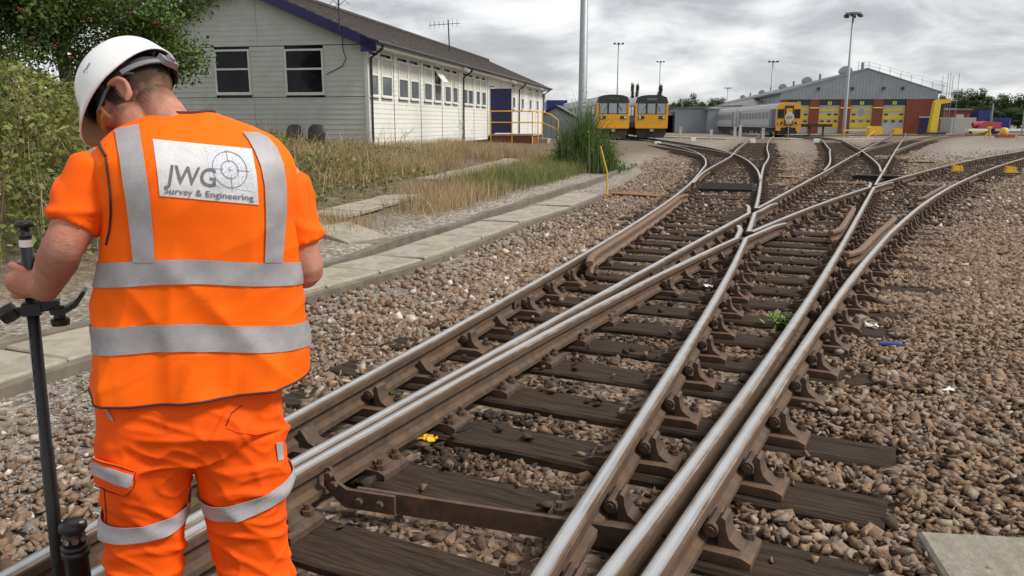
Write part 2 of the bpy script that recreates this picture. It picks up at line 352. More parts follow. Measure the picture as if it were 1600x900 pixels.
def lay(parent, guide, rails, s0, s1, step, lo=.55, hi=.55, chairs=True, mesh_w=.29, reach=4.5, jit=.03):
    """timbers square to the guide path; each runs past the outermost of the rails it carries, with a chair at each rail"""
    cum = [0]
    for a, b in zip(guide, guide[1:]): cum.append(cum[-1]+(b-a).length)
    s = s0; rr = random.Random(int(s0*100)+len(rails))
    while s < min(s1, cum[-1]):
        i = max(0, min(len(cum)-2, int(np.searchsorted(cum, s))-1)); t = (s-cum[i])/(cum[i+1]-cum[i])
        c = guide[i].lerp(guide[i+1], t); d = (guide[i+1]-guide[i]).normalized(); n = Vector((d.y, -d.x, 0)); hits = []
        for key, pl in rails:
            for a, b in zip(pl, pl[1:]):
                fa, fb = (a-c).dot(d), (b-c).dot(d)
                if fa <= 0 < fb:
                    q = a.lerp(b, -fa/(fb-fa)); e = (q-c).dot(n)
                    if abs(e) < reach: hits.append((e, key, (b-a).normalized()))
                    break
        if hits:
            a0, a1 = min(h[0] for h in hits)-lo+rr.uniform(-.12, .12), max(h[0] for h in hits)+hi+rr.uniform(-.18, .18)
            me = timber_mesh(a1-a0, mesh_w); L = round(a1-a0, 1); mid = c+n*((a0+a1)/2); ang = math.atan2(n.y, n.x)+rr.uniform(-.006, .006)
            o = obj('timber', me, parent=parent); o.location = (mid.x, mid.y, rr.uniform(-.004, .008)); o.rotation_euler = (0, rr.uniform(-.002, .002), ang)
            c0, c1 = (.0, .0)              # how far ballast lies over the two ends
            if hits[0][1] == 'A' or min(hits)[1] == 'A': c0 = lo-.10+rr.uniform(-.05, .1)*(rr.random() < .3)
            if max(hits)[1] == 'D2': c1 = (hi-rr.uniform(.12, .3)) if rr.random() < .68 else 0
            FOOT.append((mid.x, mid.y, math.cos(ang), math.sin(ang), L/2, mesh_w/2, max(0, c0), max(0, c1)))
            if chairs:
                hits.sort()
                for e, key, tan in hits:
                    if key != 'D2' and any(abs(e-h[0]) < .17 and h[1] != key and h[0] < e for h in hits): continue
                    if key == 'D1' and any(0 < h[0]-e < .17 and h[1] == 'D2' for h in hits): continue
                    ch = obj('rail_chair', CHAIR, parent=o); ch.location = (e-(a0+a1)/2, 0, .0015)
                    near_right = key != 'D2' and any(.01 < h[0]-e < .17 for h in hits)
                    flip = math.pi if near_right or key in ('A', 'B1', 'B2') and rr.random() < .5 else 0
                    ch.rotation_euler = (0, 0, math.atan2(-tan.x, tan.y)-ang+flip)
        s += step+rr.uniform(-jit, jit)
def rail(parent, path, name='rail', m='rust', prof=PROF, z=RT, top=(5, 6, 7, 8, 9)):
    o = sweep(path, prof, z, top).build(name, [M[m], M['steel']], parent)
    a = o.data.attributes.new('across', 'FLOAT', 'POINT'); a.data.foreach_set('value', np.tile(np.array([p[0] for p in prof], np.float32), len(path))); return o
YB = -2.5
nr = {k: near_rail(k, YB, 21.5) for k in RX}
def cut(path, a, b): return [q for q in path if a <= q.y <= b]
def para(path, d): return offset(path, d)
tt = empty('tandem_turnout', (0, 0, 0), label='tandem railway turnout in the foreground, shiny rails crossing on dark timbers', cat='turnout')
fine = {k: smooth_path([(q.x, q.y) for q in p][::1], .12) for k, p in nr.items()}
# crossings: c x b1, c x b2, d1 x b2
def crossing(k1, k2, ylo, yhi):        # y at which rail k1 passes rail k2
    f = lambda y: rail_x(k1, y)-rail_x(k2, y)
    for _ in range(60):
        m_ = (ylo+yhi)/2
        if (f(ylo) > 0) == (f(m_) > 0): ylo = m_
        else: yhi = m_
    return ylo
X1, X2, X3 = crossing('C', 'B1', 9, 16), crossing('C', 'B2', 7, 13), crossing('D1', 'B2', 13, 20)
def knuckle(k, ka, y_end, side, out=1.0):  # a rail that stops short of the crossing and bends away as a wing rail along ka
    p = cut(fine[k], YB, y_end); last = p[-1]
    wing = [q for q in para(fine[ka], side) if q.y > last.y+.12][:int(out/.12)]
    return p, wing
def wing(ka, y0, y1, d0, d1=None, flare=.05, both=False):
    p = cut(fine[ka], y0, y1); n = len(p); o = []
    for i, q in enumerate(p):
        t = (p[min(i+1, n-1)]-p[max(i-1, 0)]).normalized(); f = max(0, 1-(min(i, n-1-i) if both else n-1-i)*.12/.45)
        o.append(q+Vector((t.y, -t.x, 0))*(d0+math.copysign(flare, d0)*f*f))
    return o
G = .105
rail(tt, cut(fine['A'], YB, 21.5))
rail(tt, cut(fine['B1'], YB, X1-.42)+[q for q in wing('C', X1-.05, X1+.75, -G)])
rail(tt, cut(fine['B1'], X1+.10, 21.5))
rail(tt, cut(fine['B2'], YB, X2-.42)+[q for q in wing('C', X2-.05, X2+.75, -G)])
rail(tt, cut(fine['B2'], X2+.10, X3-.45)+[q for q in wing('D1', X3-.05, X3+.8, -G)])
rail(tt, cut(fine['B2'], X3+.10, 21.5))
rail(tt, cut(fine['C'], YB, X2-.40)+[q for q in wing('B2', X2-.02, X2+1.1, G)])
rail(tt, cut(fine['C'], X2+.02, X1-.40)+[q for q in wing('B1', X1-.02, X1+1.1, G)])
rail(tt, cut(fine['C'], X1+.02, 21.5))
rail(tt, cut(fine['D1'], YB, X3-.42)+[q for q in wing('B2', X3-.02, X3+1.0, G)])
rail(tt, cut(fine['D1'], X3+.02, 21.5))
rail(tt, cut(fine['D2'], YB, 21.5))
for k, a, b, d in (('A', 7.6, 15.2, .098), ('D1', 9.6, 12.9, -.12), ('D2', 8.0, 11.6, -.13), ('D2', 14.2, 17.5, -.13)):
    w_ = wing(k, a, b, d, flare=.09, both=True); rail(tt, w_, 'check_rail', 'rustlight', z=RT+.012, top=())
QC = [Vector(((rail_x('B1', y)+rail_x('D1', y))/2, y, 0)) for y in np.arange(YB, 22, .25)]
PC = [Vector(((rail_x('A', y)+rail_x('C', y))/2, y, 0)) for y in np.arange(YB, 22, .25)]
allr = [(k, fine[k]) for k in RX]
def s_at(g, y):
    s = 0
    for a, b in zip(g, g[1:]):
        if b.y >= y: return s+(b-a).length*(y-a.y)/(b.y-a.y)
        s += (b-a).length
    return s
lay(tt, QC, allr, s_at(QC, 3.02)-.605*6, s_at(QC, 12.3), .605, .5, .62)
lay(tt, QC, [(k, fine[k]) for k in ('B1', 'B2', 'D1', 'D2')], s_at(QC, 12.45), s_at(QC, 20.6), .63, .5, .55)
lay(tt, PC, [(k, fine[k]) for k in ('A', 'C')], s_at(PC, 13.4), s_at(PC, 20.6), .63, .5, .5)
# distance blocks between the closed pairs, joint gaps show as fishplates
for k, y in (('B1', 7.55), ('D1', 6.75), ('A', 6.3)):
    x = rail_x(k, y); t = Vector((rail_x(k, y+.2)-x, .2, 0)).normalized(); a = math.atan2(-t.x, t.y)
    fp = MB()
    for sx in (-1, 1):
        fp.box((sx*.022, 0, -.082), (.022, .46, .06))
        for j in (-.17, -.06, .06, .17): fp.tube([(sx*.03, j, -.082), (sx*.055, j, -.082)], .014, 6)
    o = fp.build('fishplate', M['iron'], tt); o.location = (x, y, RT); o.rotation_euler = (0, 0, a)
# stretcher bar of the switch blades with its brackets
def stretcher(y):
    m = MB(); xb, xd = rail_x('B2', y)+.05, rail_x('D1', y-.38)
    a, b = Vector((xb, y, .0)), Vector((xd, y-.40, .0)); d = (b-a).normalized(); ang = math.atan2(d.y, d.x); Mr = Matrix.Rotation(ang, 3, 'Z')
    o = MB().box((a+d*.15+b)/2+Vector((0, 0, .045)), ((b-a).length-.1, .02, .085), Mr).build('stretcher_bar', M['iron'], tt)
    br = MB(); n = Vector((-d.y, d.x, 0))
    P2 = [(0, .165), (.02, .17), (.05, .11), (.09, .085), (.30, .085), (.30, .008), (.08, .008), (.03, .05), (-.01, .09)]
    vs = [a+d*x+Vector((0, 0, z))-n*.012 for x, z in P2]+[a+d*x+Vector((0, 0, z))-n*.030 for x, z in P2]; k = len(P2)
    br.add(vs, [tuple(range(k)), tuple(range(2*k-1, k-1, -1))]+[(i, i+k, (i+1) % k+k, (i+1) % k) for i in range(k)])
    for x, z in ((.15, .045), (.24, .045), (.02, .14), (.04, .10)):
        q = a+d*x+Vector((0, 0, z))-n*.028; br.tube([q, q-n*.022], .017, 6)
    br.build('bracket', M['iron'], o)
stretcher(2.98); stretcher(2.98-1.22)
# oily grease where the blades slide
def splodge(x, y, r_, seed, sx=1.0, rot=0):
    r = random.Random(seed); n = 26; vs = [(0, 0, .012)]
    for ring, (k, z) in enumerate(((.55, .010), (1.0, .0))):
        for j in range(n): a = 6.283*j/n; q = r_*k*(1+.35*noise.noise((math.cos(a)*1.6, math.sin(a)*1.6, seed)))*(1+r.uniform(-.06, .06)); vs.append((q*math.cos(a)*sx, q*math.sin(a), z+r.uniform(-.002, .003)))
    fs = [(0, 1+j, 1+(j+1) % n) for j in range(n)]+[(1+j, 1+n+j, 1+n+(j+1) % n, 1+(j+1) % n) for j in range(n)]
    o = MB().add(vs, fs).build('grease_patch', M['grease'], tt, True); o.location = (x, y, .006); o.rotation_euler = (0, 0, rot)
for i, (px, py, r_) in enumerate(((590, 738, .07), (715, 668, .06), (795, 612, .05), (1010, 800, .05))):
    q = flat(px, py, .0); splodge(q.x, q.y, r_, i, 1.7, R(62))
# farther turnouts and plain tracks
def track(name, label, paths, lays, fade=True, grp=None):
    e = empty(name, label=label, cat='turnout' if 'turnout' in name else 'track', group=grp)
    for p in paths: rail(e, p)
    return e
cpair = {k: (offset(p, -.7525), offset(p, .7525)) for k, p in CP.items()}
def tail(p, y): return [q for q in p if q.y >= y]
farA = [q for q in smooth_path([(rail_x('A', 21.3), 21.3), (rail_x('A', 21.5), 21.5)]+[(q.x, q.y) for q in cpair['L'][0] if q.y > 26][::2], .8)]
farC = smooth_path([(rail_x('C', 21.3), 21.3), (rail_x('C', 21.5), 21.5)]+[(q.x, q.y) for q in cpair['M'][1] if q.y > 26][::2], .8)
e = track('turnout', 'curved turnout beyond the foreground points, its rails splitting towards the parked trains', [farA, farC, tail(cpair['L'][1], 18.6), tail(cpair['M'][0], 17.0)], None)
LM = [(k, p) for k, p in (('A', farA), ('C', farC), ('L', tail(cpair['L'][1], 18.6)), ('M', tail(cpair['M'][0], 17)))]
gl = [((a+b)/2) for a, b in zip(smooth_path([(q.x, q.y) for q in CP['L']], .5), smooth_path([(q.x, q.y) for q in CP['L']], .5))]
gl = [q for q in gl if q.y > 21]
lay(e, gl, LM, .0, 14, .62, .5, .5, chairs=True, reach=4)
lay(e, [q for q in CP['M'] if q.y > 35.5], [('C', farC), ('M', cpair['M'][0])], 0, 30, .7, .5, .5, chairs=False, reach=1.2)
lay(e, [q for q in CP['L'] if q.y > 34.6], [('A', farA), ('L', cpair['L'][1])], 0, 30, .7, .5, .5, chairs=False, reach=1.2)
mp = MB(); c = Vector((5.15, 18.95, 0)); Mr = Matrix.Rotation(R(-17), 3, 'Z')
for i in range(7): mp.box(c+Mr @ Vector((0, -.9+i*.3, .035)), (1.25, .12, .055), Mr)
mp.build('drive_rod', M['grease'], e)
sp = MB()
for i in range(6): sp.box(c+Mr @ Vector((.62, -.9+i*.33, .045)), (.16, .14, .03), Mr)
sp.build('slide_plate', M['grey'], e)
farB1 = smooth_path([(rail_x('B1', y), y) for y in (21.3, 24, 28, 33, 40)]+[(q.x, q.y) for q in cpair['Q'][0] if q.y > 42][::3], .8)
farD1 = smooth_path([(rail_x('D1', y), y) for y in (21.3, 24, 28, 33, 40)]+[(q.x, q.y) for q in cpair['Q'][1] if q.y > 42][::3], .8)
e2 = track('turnout', 'straight turnout with a black cover between its rails, leading towards the brick shed', [farB1, farD1, tail(cpair['N'][0], 23), tail(cpair['N'][1], 22.2)], None)
gq = [q for q in smooth_path([((rail_x('B1', y)+rail_x('D1', y))/2, y) for y in (21, 24, 28, 33, 40)], .5) if q.y > 21.2]
lay(e2, gq, [('B1', farB1), ('D1', farD1), ('N', cpair['N'][0]), ('N2', cpair['N'][1])], 0, 16, .64, .5, .5, chairs=True, reach=3.2)
lay(e2, [q for q in CP['Q'] if q.y > 40], [('B1', farB1), ('D1', farD1)], 0, 30, .7, .5, .5, chairs=False, reach=1.3)
lay(e2, [q for q in CP['N'] if q.y > 37], [('N', cpair['N'][0]), ('N2', cpair['N'][1])], 0, 30, .7, .5, .5, chairs=False, reach=1.2)
cc = Vector((9.85, 21.6, 0)); Mr = Matrix.Rotation(R(-26.3), 3, 'Z')
MB().box(cc+Vector((0, 0, .08)), (1.2, .42, .10), Mr).box(cc+Vector((0, 0, .135)), (1.1, .34, .02), Mr).build('cover', M['grease'], e2)
farB2 = smooth_path([(rail_x('B2', y), y) for y in (21.3, 24, 28, 33, 40)]+[(q.x, q.y) for q in cpair['R'][0] if q.y > 43][::3], .8)
farD2 = smooth_path([(rail_x('D2', y), y) for y in (21.3, 24, 28, 33, 40)]+[(q.x, q.y) for q in cpair['R'][1] if q.y > 43][::3], .8)
e3 = track('railway_track', 'single track curving away to the right edge past two yellow scotches', [farB2, farD2], None)
gr = [q for q in smooth_path([((rail_x('B2', y)+rail_x('D2', y))/2, y) for y in (20.5, 24, 28, 33, 40)], .5) if q.y > 21.3]
lay(e3, gr, [('B2', farB2), ('D2', farD2)], 0, 40, .66, .5, .5, chairs=True, reach=1.5)
e4 = track('railway_track', 'track under the train with the green destination blind', list(cpair['K']), None)
e5 = track('railway_track', 'track branching to the yard between the shed and the brick outbuilding', list(cpair['S']), None)
lay(e5, [q for q in CP['S'] if q.y > 47], [('a', cpair['S'][0]), ('b', cpair['S'][1])], 0, 30, .7, .5, .5, chairs=False, reach=1.2)
lay(e4, [q for q in CP['K'] if q.y > 40], [('a', cpair['K'][0]), ('b', cpair['K'][1])], 0, 26, .7, .5, .5, chairs=False, reach=1.2)
e6 = track('railway_track', 'far cross track in front of the shed doors', list(cpair['T']), None)
# yellow scotches clamped on the rails of the right-hand track
for px, py, lb in ((1495, 263, 'yellow metal scotch clamped on the inner rail of the track at the right edge'), (1578, 265, 'yellow metal scotch clamped on the outer rail of the track at the right edge')):
    q = flat(px, py+3, .12); m = MB()
    m.box((0, 0, .04), (.34, .14, .06)).box((-.1, 0, .12), (.07, .12, .16)).box((.12, 0, .10), (.07, .12, .14)).prism([(-.05, .06), (.1, .06), (.02, .2)], -.05, .05)
    m.build('rail_scotch', M['yellow'], loc=(q.x, q.y, .08), label=lb, cat='scotch', group='yellow scotches on the rails')
# ---------------------------------------------------------------- ballast stones (loose gravel)
def ico():
    t = (1+5**.5)/2; V = np.array([(-1, t, 0), (1, t, 0), (-1, -t, 0), (1, -t, 0), (0, -1, t), (0, 1, t), (0, -1, -t), (0, 1, -t), (t, 0, -1), (t, 0, 1), (-t, 0, -1), (-t, 0, 1)])/math.hypot(1, t)
    F = np.array([(0, 11, 5), (0, 5, 1), (0, 1, 7), (0, 7, 10), (0, 10, 11), (1, 5, 9), (5, 11, 4), (11, 10, 2), (10, 7, 6), (7, 1, 8), (3, 9, 4), (3, 4, 2), (3, 2, 6), (3, 6, 8), (3, 8, 9), (4, 9, 5), (2, 4, 11), (6, 2, 10), (8, 6, 7), (9, 8, 1)])
    return V, F
def octa():
    return np.array([(1, 0, 0), (-1, 0, 0), (0, 1, 0), (0, -1, 0), (0, 0, 1), (0, 0, -1.)]), np.array([(0, 2, 4), (2, 1, 4), (1, 3, 4), (3, 0, 4), (2, 0, 5), (1, 2, 5), (3, 1, 5), (0, 3, 5)])
def rock_bases(k=14):
    out = []
    for i in range(k):
        r = random.Random(100+i); bm = bmesh.new(); n = r.choice((6, 7, 8, 9))
        for _ in range(n):
            v = Vector((r.gauss(0, 1), r.gauss(0, 1), r.gauss(0, 1))).normalized(); m_ = max(abs(q) for q in v); v = v*(.45+.55/m_*.8); bm.verts.new((v.x*1.15, v.y*.85, v.z*.62))
        res = bmesh.ops.convex_hull(bm, input=bm.verts); bmesh.ops.delete(bm, geom=[v for v in bm.verts if not v.link_faces], context='VERTS')
        bmesh.ops.triangulate(bm, faces=bm.faces); bm.verts.index_update()
        out.append((np.array([v.co[:] for v in bm.verts]), np.array([[v.index for v in f.verts] for f in bm.faces]))); bm.free()
    return out
ROCKS = rock_bases()
def stones(name, X, Y, Z, size, tone, base, m, label, cat):
    bases = base if isinstance(base, list) else [base]; n0 = len(X); pick = rng.integers(0, len(bases), n0); VV, FF, TT, off = [], [], [], 0
    for bi, (BV, BF) in enumerate(bases):
        sel = pick == bi; n = int(sel.sum()); k = len(BV)
        if not n: continue
        V = BV[None]*(1+rng.uniform(-.12, .12, (n, k, 1)))
        V = V*(size[sel][:, None]*np.stack([rng.uniform(.8, 1.3, n), rng.uniform(.75, 1.15, n), rng.uniform(.75, 1.15, n)], 1))[:, None, :]
        def rot(a, i, j):
            c, s = np.cos(a)[:, None], np.sin(a)[:, None]; x, y = V[:, :, i].copy(), V[:, :, j].copy(); V[:, :, i] = c*x-s*y; V[:, :, j] = s*x+c*y
        rot(rng.normal(0, .4, n), 0, 2); rot(rng.normal(0, .4, n), 1, 2); rot(rng.uniform(0, 6.28, n), 0, 1)
        V = V+np.stack([X[sel], Y[sel], Z[sel]], 1)[:, None, :]
        VV.append(V.reshape(-1, 3)); FF.append((BF[None]+(np.arange(n)*k)[:, None, None]).reshape(-1, 3)+off); TT.append(np.repeat(tone[sel], len(BF))); off += n*k
    me = fastmesh(name, np.concatenate(VV), np.concatenate(FF), m, np.concatenate(TT))
    return obj(name, me, label=label, cat=cat, kind='stuff')
FT = np.array(FOOT)
def on_timber(X, Y, mrg=.0, bare=True):
    o = np.zeros(len(X), bool)
    for x, y, c, s, l, h, c0, c1 in FOOT:
        sel = (np.abs(X-x) < l+.3) & (np.abs(Y-y) < l+.3)
        if not sel.any(): continue
        dx, dy = X[sel]-x, Y[sel]-y; u, v = dx*c+dy*s, -dx*s+dy*c
        o[sel] |= ((u > -l-mrg+(c0 if bare else 0)) & (u < l+mrg-(c1 if bare else 0))) & (np.abs(v) < h+mrg)
    return o
def rail_clear(X, Y, d=.05):
    o = np.zeros(len(X), bool)
    for k in RX: o |= np.abs(X-np.interp(Y, YS, RX[k]))*.91 < d
    return o
STONE = mat('ballast_stone', (.1, .1, .1), rough=.9, scale=90, spec=.25, bump=.0015, bscale=160, attr=[(0, (.040, .029, .022)), (.2, (.100, .067, .045)), (.4, (.185, .120, .077)), (.58, (.26, .172, .113)), (.72, (.205, .165, .13)), (.86, (.31, .235, .172)), (.97, (.38, .31, .25)), (1, (.55, .51, .46))])
GRIT = mat('fine_grit', (.1, .1, .1), rough=.95, scale=0, spec=.2, attr=[(0, (.10, .085, .07)), (.3, (.20, .17, .14)), (.6, (.29, .25, .21)), (.85, (.40, .36, .31)), (1, (.58, .55, .5))])
def kerb_x(y): return np.interp(y, [3, 8.2, 11.4, 13.5, 17.8, 20.3, 26.5], [-3.6, -1.75, -.5, .1, 1.5, 2.3, 3.9])
def frustum(n, y0, y1, p=1.0):
    Y = y0+(y1-y0)*rng.random(n)**p; X = rng.uniform(-1, 1, n)*(.66*Y+1.6); return X, Y
def ballast():
    def zone(X, Y):            # left limit of the stone bed, and right limit
        xa = np.interp(Y, YS, RX['A']); return X-xa
    # near bed, dense
    Y = np.sqrt(rng.uniform(1.2**2, 11.5**2, 245000)); X = rng.uniform(-1, 1, len(Y))*(.66*Y+1.5)
    dens = np.clip(1.25-Y/16, .35, 1); keep = rng.random(len(Y)) < dens
    X, Y = X[keep], Y[keep]
    da = zone(X, Y); xd = np.interp(Y, YS, RX['D2']); right = X-xd
    loose = np.clip((da+1.55)/1.35, .06, 1)          # thins out over the fine gravel on the left
    nz = np.array([noise.noise((x*.9, y*.9, 3)) for x, y in zip(X, Y)])
    keep = (rng.random(len(X)) < loose*(1+.9*nz*(da < 0))) & ((da > -2.6) | (rng.random(len(X)) < .03)) & (X > kerb_x(Y)+.45)
    T = on_timber(X, Y, .028); keep &= ~T | (rng.random(len(X)) < .010)
    keep &= ~rail_clear(X, Y, .055)
    X, Y, right, da = X[keep], Y[keep], right[keep], da[keep]; T = T[keep]
    size = rng.lognormal(-3.64, .28, len(X)); size = np.clip(size, .013, .052)
    inside = (da > 0) & (right < 0)
    Z = np.where(inside, -.050-.014*sstep(5, 8, Y), -.028)+rng.uniform(-.012, .022, len(X))+np.clip(right, 0, 1.2)*.02
    Z = np.where(T, .006+size*.35, Z); Z = np.where(~T & on_timber(X, Y, .0, False), .004+size*.35, Z)
    Z = np.where((da < -.4), -.03+size*.3, Z)
    tone = np.clip(rng.beta(2.2, 2.2, len(X))*.95+np.where(inside, -.15-.14*sstep(5, 8, Y), .02)+np.clip(right-.6, 0, 2.5)*.07*(rng.random(len(X)) < .7)+.12*(da < 0), 0, 1)
    oil = np.clip(1-np.abs(X-np.interp(Y, YS, RX['B2'])-.22)/.34, 0, 1)*(Y < 8)+.8*np.clip(1-np.abs(X-np.interp(Y, YS, RX['D1'])+.02)/.2, 0, 1); tone = np.clip(tone-oil*rng.uniform(.15, .75, len(X)), 0, 1)
    near = Y < 6.0
    stones('ballast', X[near], Y[near], Z[near], size[near]*1.0, tone[near], ROCKS, STONE, 'coarse brown and grey ballast stones around the foreground rails', 'ballast')
    f = ~near
    stones('ballast', X[f], Y[f], Z[f], size[f]*1.05, tone[f], octa(), STONE, 'brown ballast stones in the middle distance between the diverging tracks', 'ballast')
    # middle distance, thinner
    X, Y = frustum(120000, 11, 48, 1.0); keep = (rng.random(len(Y)) < 1-.93*sstep(20, 47, Y)) & (X > kerb_x(Y)+.5) & ~on_timber(X, Y, .0) & ~rail_clear(X, Y, .06)
    X, Y = X[keep], Y[keep]; size = np.clip(rng.lognormal(-3.45, .3, len(X)), .02, .07)
    tone = np.clip(rng.beta(2.2, 2.0, len(X))+.06, 0, 1)
    stones('ballast', X, Y, -.04+rng.uniform(0, .02, len(X)), size, tone, octa(), STONE, 'small far ballast stones scattered out towards the yard', 'ballast')
    # fine gravel between the trough and the first rail, and behind the kerb
    X, Y = frustum(60000, 2.2, 12, 1.2); da = zone(X, Y); keep = (da < -.25) & (X > kerb_x(Y)-.7) & (rng.random(len(X)) < .9)
    X, Y = X[keep], Y[keep]; size = np.clip(rng.lognormal(-4.9, .4, len(X)), .004, .017)
    stones('fine_gravel', X, Y, terr(X, Y)+.004, size, np.clip(rng.beta(2.2, 2, len(X)), 0, 1), octa(), GRIT, 'fine pale grey gravel beside the concrete trough lids', 'gravel')
ballast()
# ---------------------------------------------------------------- the clad hut
M.update(
    clad=mat('hut_cladding_shaded', (.56, .57, .53), (.50, .51, .47), .6, 0, 2.5, bump=.001, bscale=30, c3=(.42, .43, .38), c3s=1.1, c3r=(.55, .8)),  # gable copy of the white cladding, its shade painted in as a darker tone
    cladside=mat('hut_cladding_lit', (.74, .735, .67), (.68, .675, .61), .6, 0, 2.5, bump=.001, bscale=30, c3=(.52, .50, .42), c3s=1.0, c3r=(.6, .8)),  # same cladding on the long side, sunlight painted in as a lighter tone
    navy=mat('navy_paint', (.016, .014, .07), (.02, .018, .085), .5, 0, 5),
    tile=mat('roof_tile', (.036, .029, .026), (.062, .050, .044), .9, 0, 9, bump=.004, bscale=30, c3=(.14, .115, .09), c3s=2.2, c3r=(.58, .72)),
    upvc=mat('white_frame', (.70, .70, .66), (.62, .62, .58), .4, 0, 6),
    blind=mat('window_blind', (.56, .53, .46), (.48, .46, .40), .7, 0, 5, (1, 1, 12)),
    glassd=mat('dark_glass', (.006, .007, .010), (.010, .012, .015), .05, 0, 2, spec=.25),
    glassl=mat('glass_reflection_grey', (.12, .135, .145), (.08, .09, .10), .08, 0, 1.2, spec=.6),  # grey-blue reflection painted into the pane colour
    brick=mat('red_brick', (.20, .065, .045), (.15, .05, .035), .9, 0, 9, bump=.004, bscale=40),
    gutter=mat('black_gutter', (.014, .014, .015), (.03, .03, .03), .4, 0, 10),
)
HC = at(578, 234, 23.0); HZ = .66
hut = empty('clad_hut', (HC.x, HC.y, HZ), R(-11.6), label='long white clad hut with a brown tiled roof, behind the brambles', cat='building')
bpy.context.view_layer.update()
HM = Matrix.Translation((HC.x, HC.y, HZ)) @ Matrix.Rotation(R(-11.6), 4, 'Z'); HI = HM.inverted()
def on_wall(px, py, side):             # pixel -> (u, z) on the long side (x = 0) or the gable (y = 0), in the hut's own axes
    o = HI @ Vector((0, 0, CH)); d = HI.to_3x3() @ ray(px, py)
    t = -o.x/d.x if side == 'long' else -o.y/d.y
    q = o+d*t; return (q.y if side == 'long' else q.x), q.z
WT = 3.2; HL = 30.5; HW = 7.6; RP = .43
def place(side, u, n, z): return (n, u, z) if side == 'long' else (u, -n, z)
def clad(side, u0, u1, z0, z1, holes, m, pitch=.142, top=None):
    b = MB(); z = z0
    while z < z1-.01:
        za, zb = z, min(z+pitch, z1); segs = [(u0, u1)]
        if top: segs = [(max(u0, top(zb)[0]), min(u1, top(zb)[1]))]
        for a, c, h0, h1 in holes:
            if h0 < zb-.01 and h1 > za+.01:
                ns = []
                for s, e_ in segs:
                    if c <= s or a >= e_: ns.append((s, e_)); continue
                    if a > s: ns.append((s, a))
                    if c < e_: ns.append((c, e_))
                segs = ns
        for s, e_ in segs:
            if e_-s < .01: continue
            P = [(-.03, za), (.012, za), (.012, za+.02), (.004, zb), (-.03, zb)]
            vs = [place(side, s, n, q) for n, q in P]+[place(side, e_, n, q) for n, q in P]
            b.add(vs, [(0, 1, 2, 3, 4), (9, 8, 7, 6, 5)]+[(i, (i+1) % 5, (i+1) % 5+5, i+5) for i in range(5)])
        z += pitch
    return b.build('cladding_panel', m, hut)
def window(side, u0, u1, z0, z1, split, lower, upper, tilt=0):
    f = MB(); t = .055; n0, n1 = -.03, .045
    def bar(a, b, c, d_): f.span(place(side, a, n0, c), place(side, b, n1, d_))
    bar(u0, u0+t, z0, z1); bar(u1-t, u1, z0, z1); bar(u0+t, u1-t, z0, z0+t); bar(u0+t, u1-t, z1-t, z1); bar(u0+t, u1-t, split-t/2, split+t/2)
    f.span(place(side, u0-.03, .047, z0-.03), place(side, u1+.03, .08, z0+.012))
    w_ = f.build('window', M['upvc'], hut)
    for a, b, m in ((z0+t, split-t/2, lower), (split+t/2, z1-t, upper)):
        if tilt and a > split:
            p = MB(); q = [place(side, u0+t, .05, b), place(side, u1-t, .05, b), place(side, u1-t, .05+tilt, a+.05), place(side, u0+t, .05+tilt, a+.05)]
            p.add(q+[(x+.012 if side == 'long' else x, y, z+.01) for x, y, z in q], [(0, 1, 2, 3), (7, 6, 5, 4), (0, 4, 5, 1), (1, 5, 6, 2), (2, 6, 7, 3), (3, 7, 4, 0)]); p.build('pane', M['upvc'], w_)
            MB().span(place(side, u0+t, -.01, a), place(side, u1-t, .0, b)).build('pane', M['glassd'], w_)
        else:
            MB().span(place(side, u0+t, .0, a), place(side, u1-t, .018, b)).build('pane', m, w_)
# gable
gw = []
for x0, x1, y0, y1 in ((334, 394, 78, 147), (444, 508, 77, 147)):
    a, zt = on_wall(x0, y0, 'gable'); b, zb = on_wall(x1, y1, 'gable'); gw.append((a, b, zb, zt))
for a, b, zb, zt in gw: window('gable', a, b, zb, zt, zb+(zt-zb)*.56, M['glassd'], M['glassd'])
J1 = on_wall(450, 152, 'gable')[1]; J2 = on_wall(450, 71.5, 'gable')[1]
ztop = lambda z: (-HW+(max(0, z-WT))/RP, -(max(0, z-WT))/RP)
for u0, u1 in ((-HW, -3.5), (-3.49, -.06)): clad('gable', u0, u1, .12, J1-.01, [], M['clad'])
mids = sorted([-HW, -.06]+[(q[0]+q[1])/2 for q in gw])
for u0, u1 in zip(mids, mids[1:]): clad('gable', u0+.001, u1-.001, J1+.01, J2-.01, gw, M['clad'])
for u0, u1 in ((-HW, -3.3), (-3.29, -.06)):
    clad('gable', u0, u1, J2+.01, WT+HW/2*RP-.15, [], M['clad'], top=ztop)
b = MB().span((-.07, -.03, .05), (.03, .08, WT)); b.build('corner_trim', M['upvc'], hut)
# long side
jx = [on_wall(x, 200, 'long')[0] for x in (616.6, 658, 691, 717, 740.5, 761.6)]
zb0, zt0 = on_wall(610, 153, 'long')[1], on_wall(610, 93, 'long')[1]
wins = []
for i, (xa, xb) in enumerate(((576.5, 590.5), (595.5, 612), (622, 637), (640.6, 654), (661.8, 674), (677.4, 688.4), (694, 703.6), (706.3, 714.2), (723.6, 729.5), (730.6, 738.4), (743.2, 749), (752, 758.2))):
    a, c = on_wall(xa, 150, 'long')[0], on_wall(xb, 150, 'long')[0]; wins.append((a, c, zb0, zt0))
    window('long', a, c, zb0, zt0, zb0+(zt0-zb0)*.54, M['glassl'], M['blind'], .28 if i == 5 else 0)
DY = on_wall(765, 200, 'long')[0]
edges = [.03]+jx
doors = [(DY, DY+1.0, .0, 2.45)]
bays = list(zip(edges, edges[1:]))+[(jx[-1], DY+2.4)]
y = DY+2.4
while y < HL-.2: bays.append((y, min(y+2.45, HL))); y += 2.45
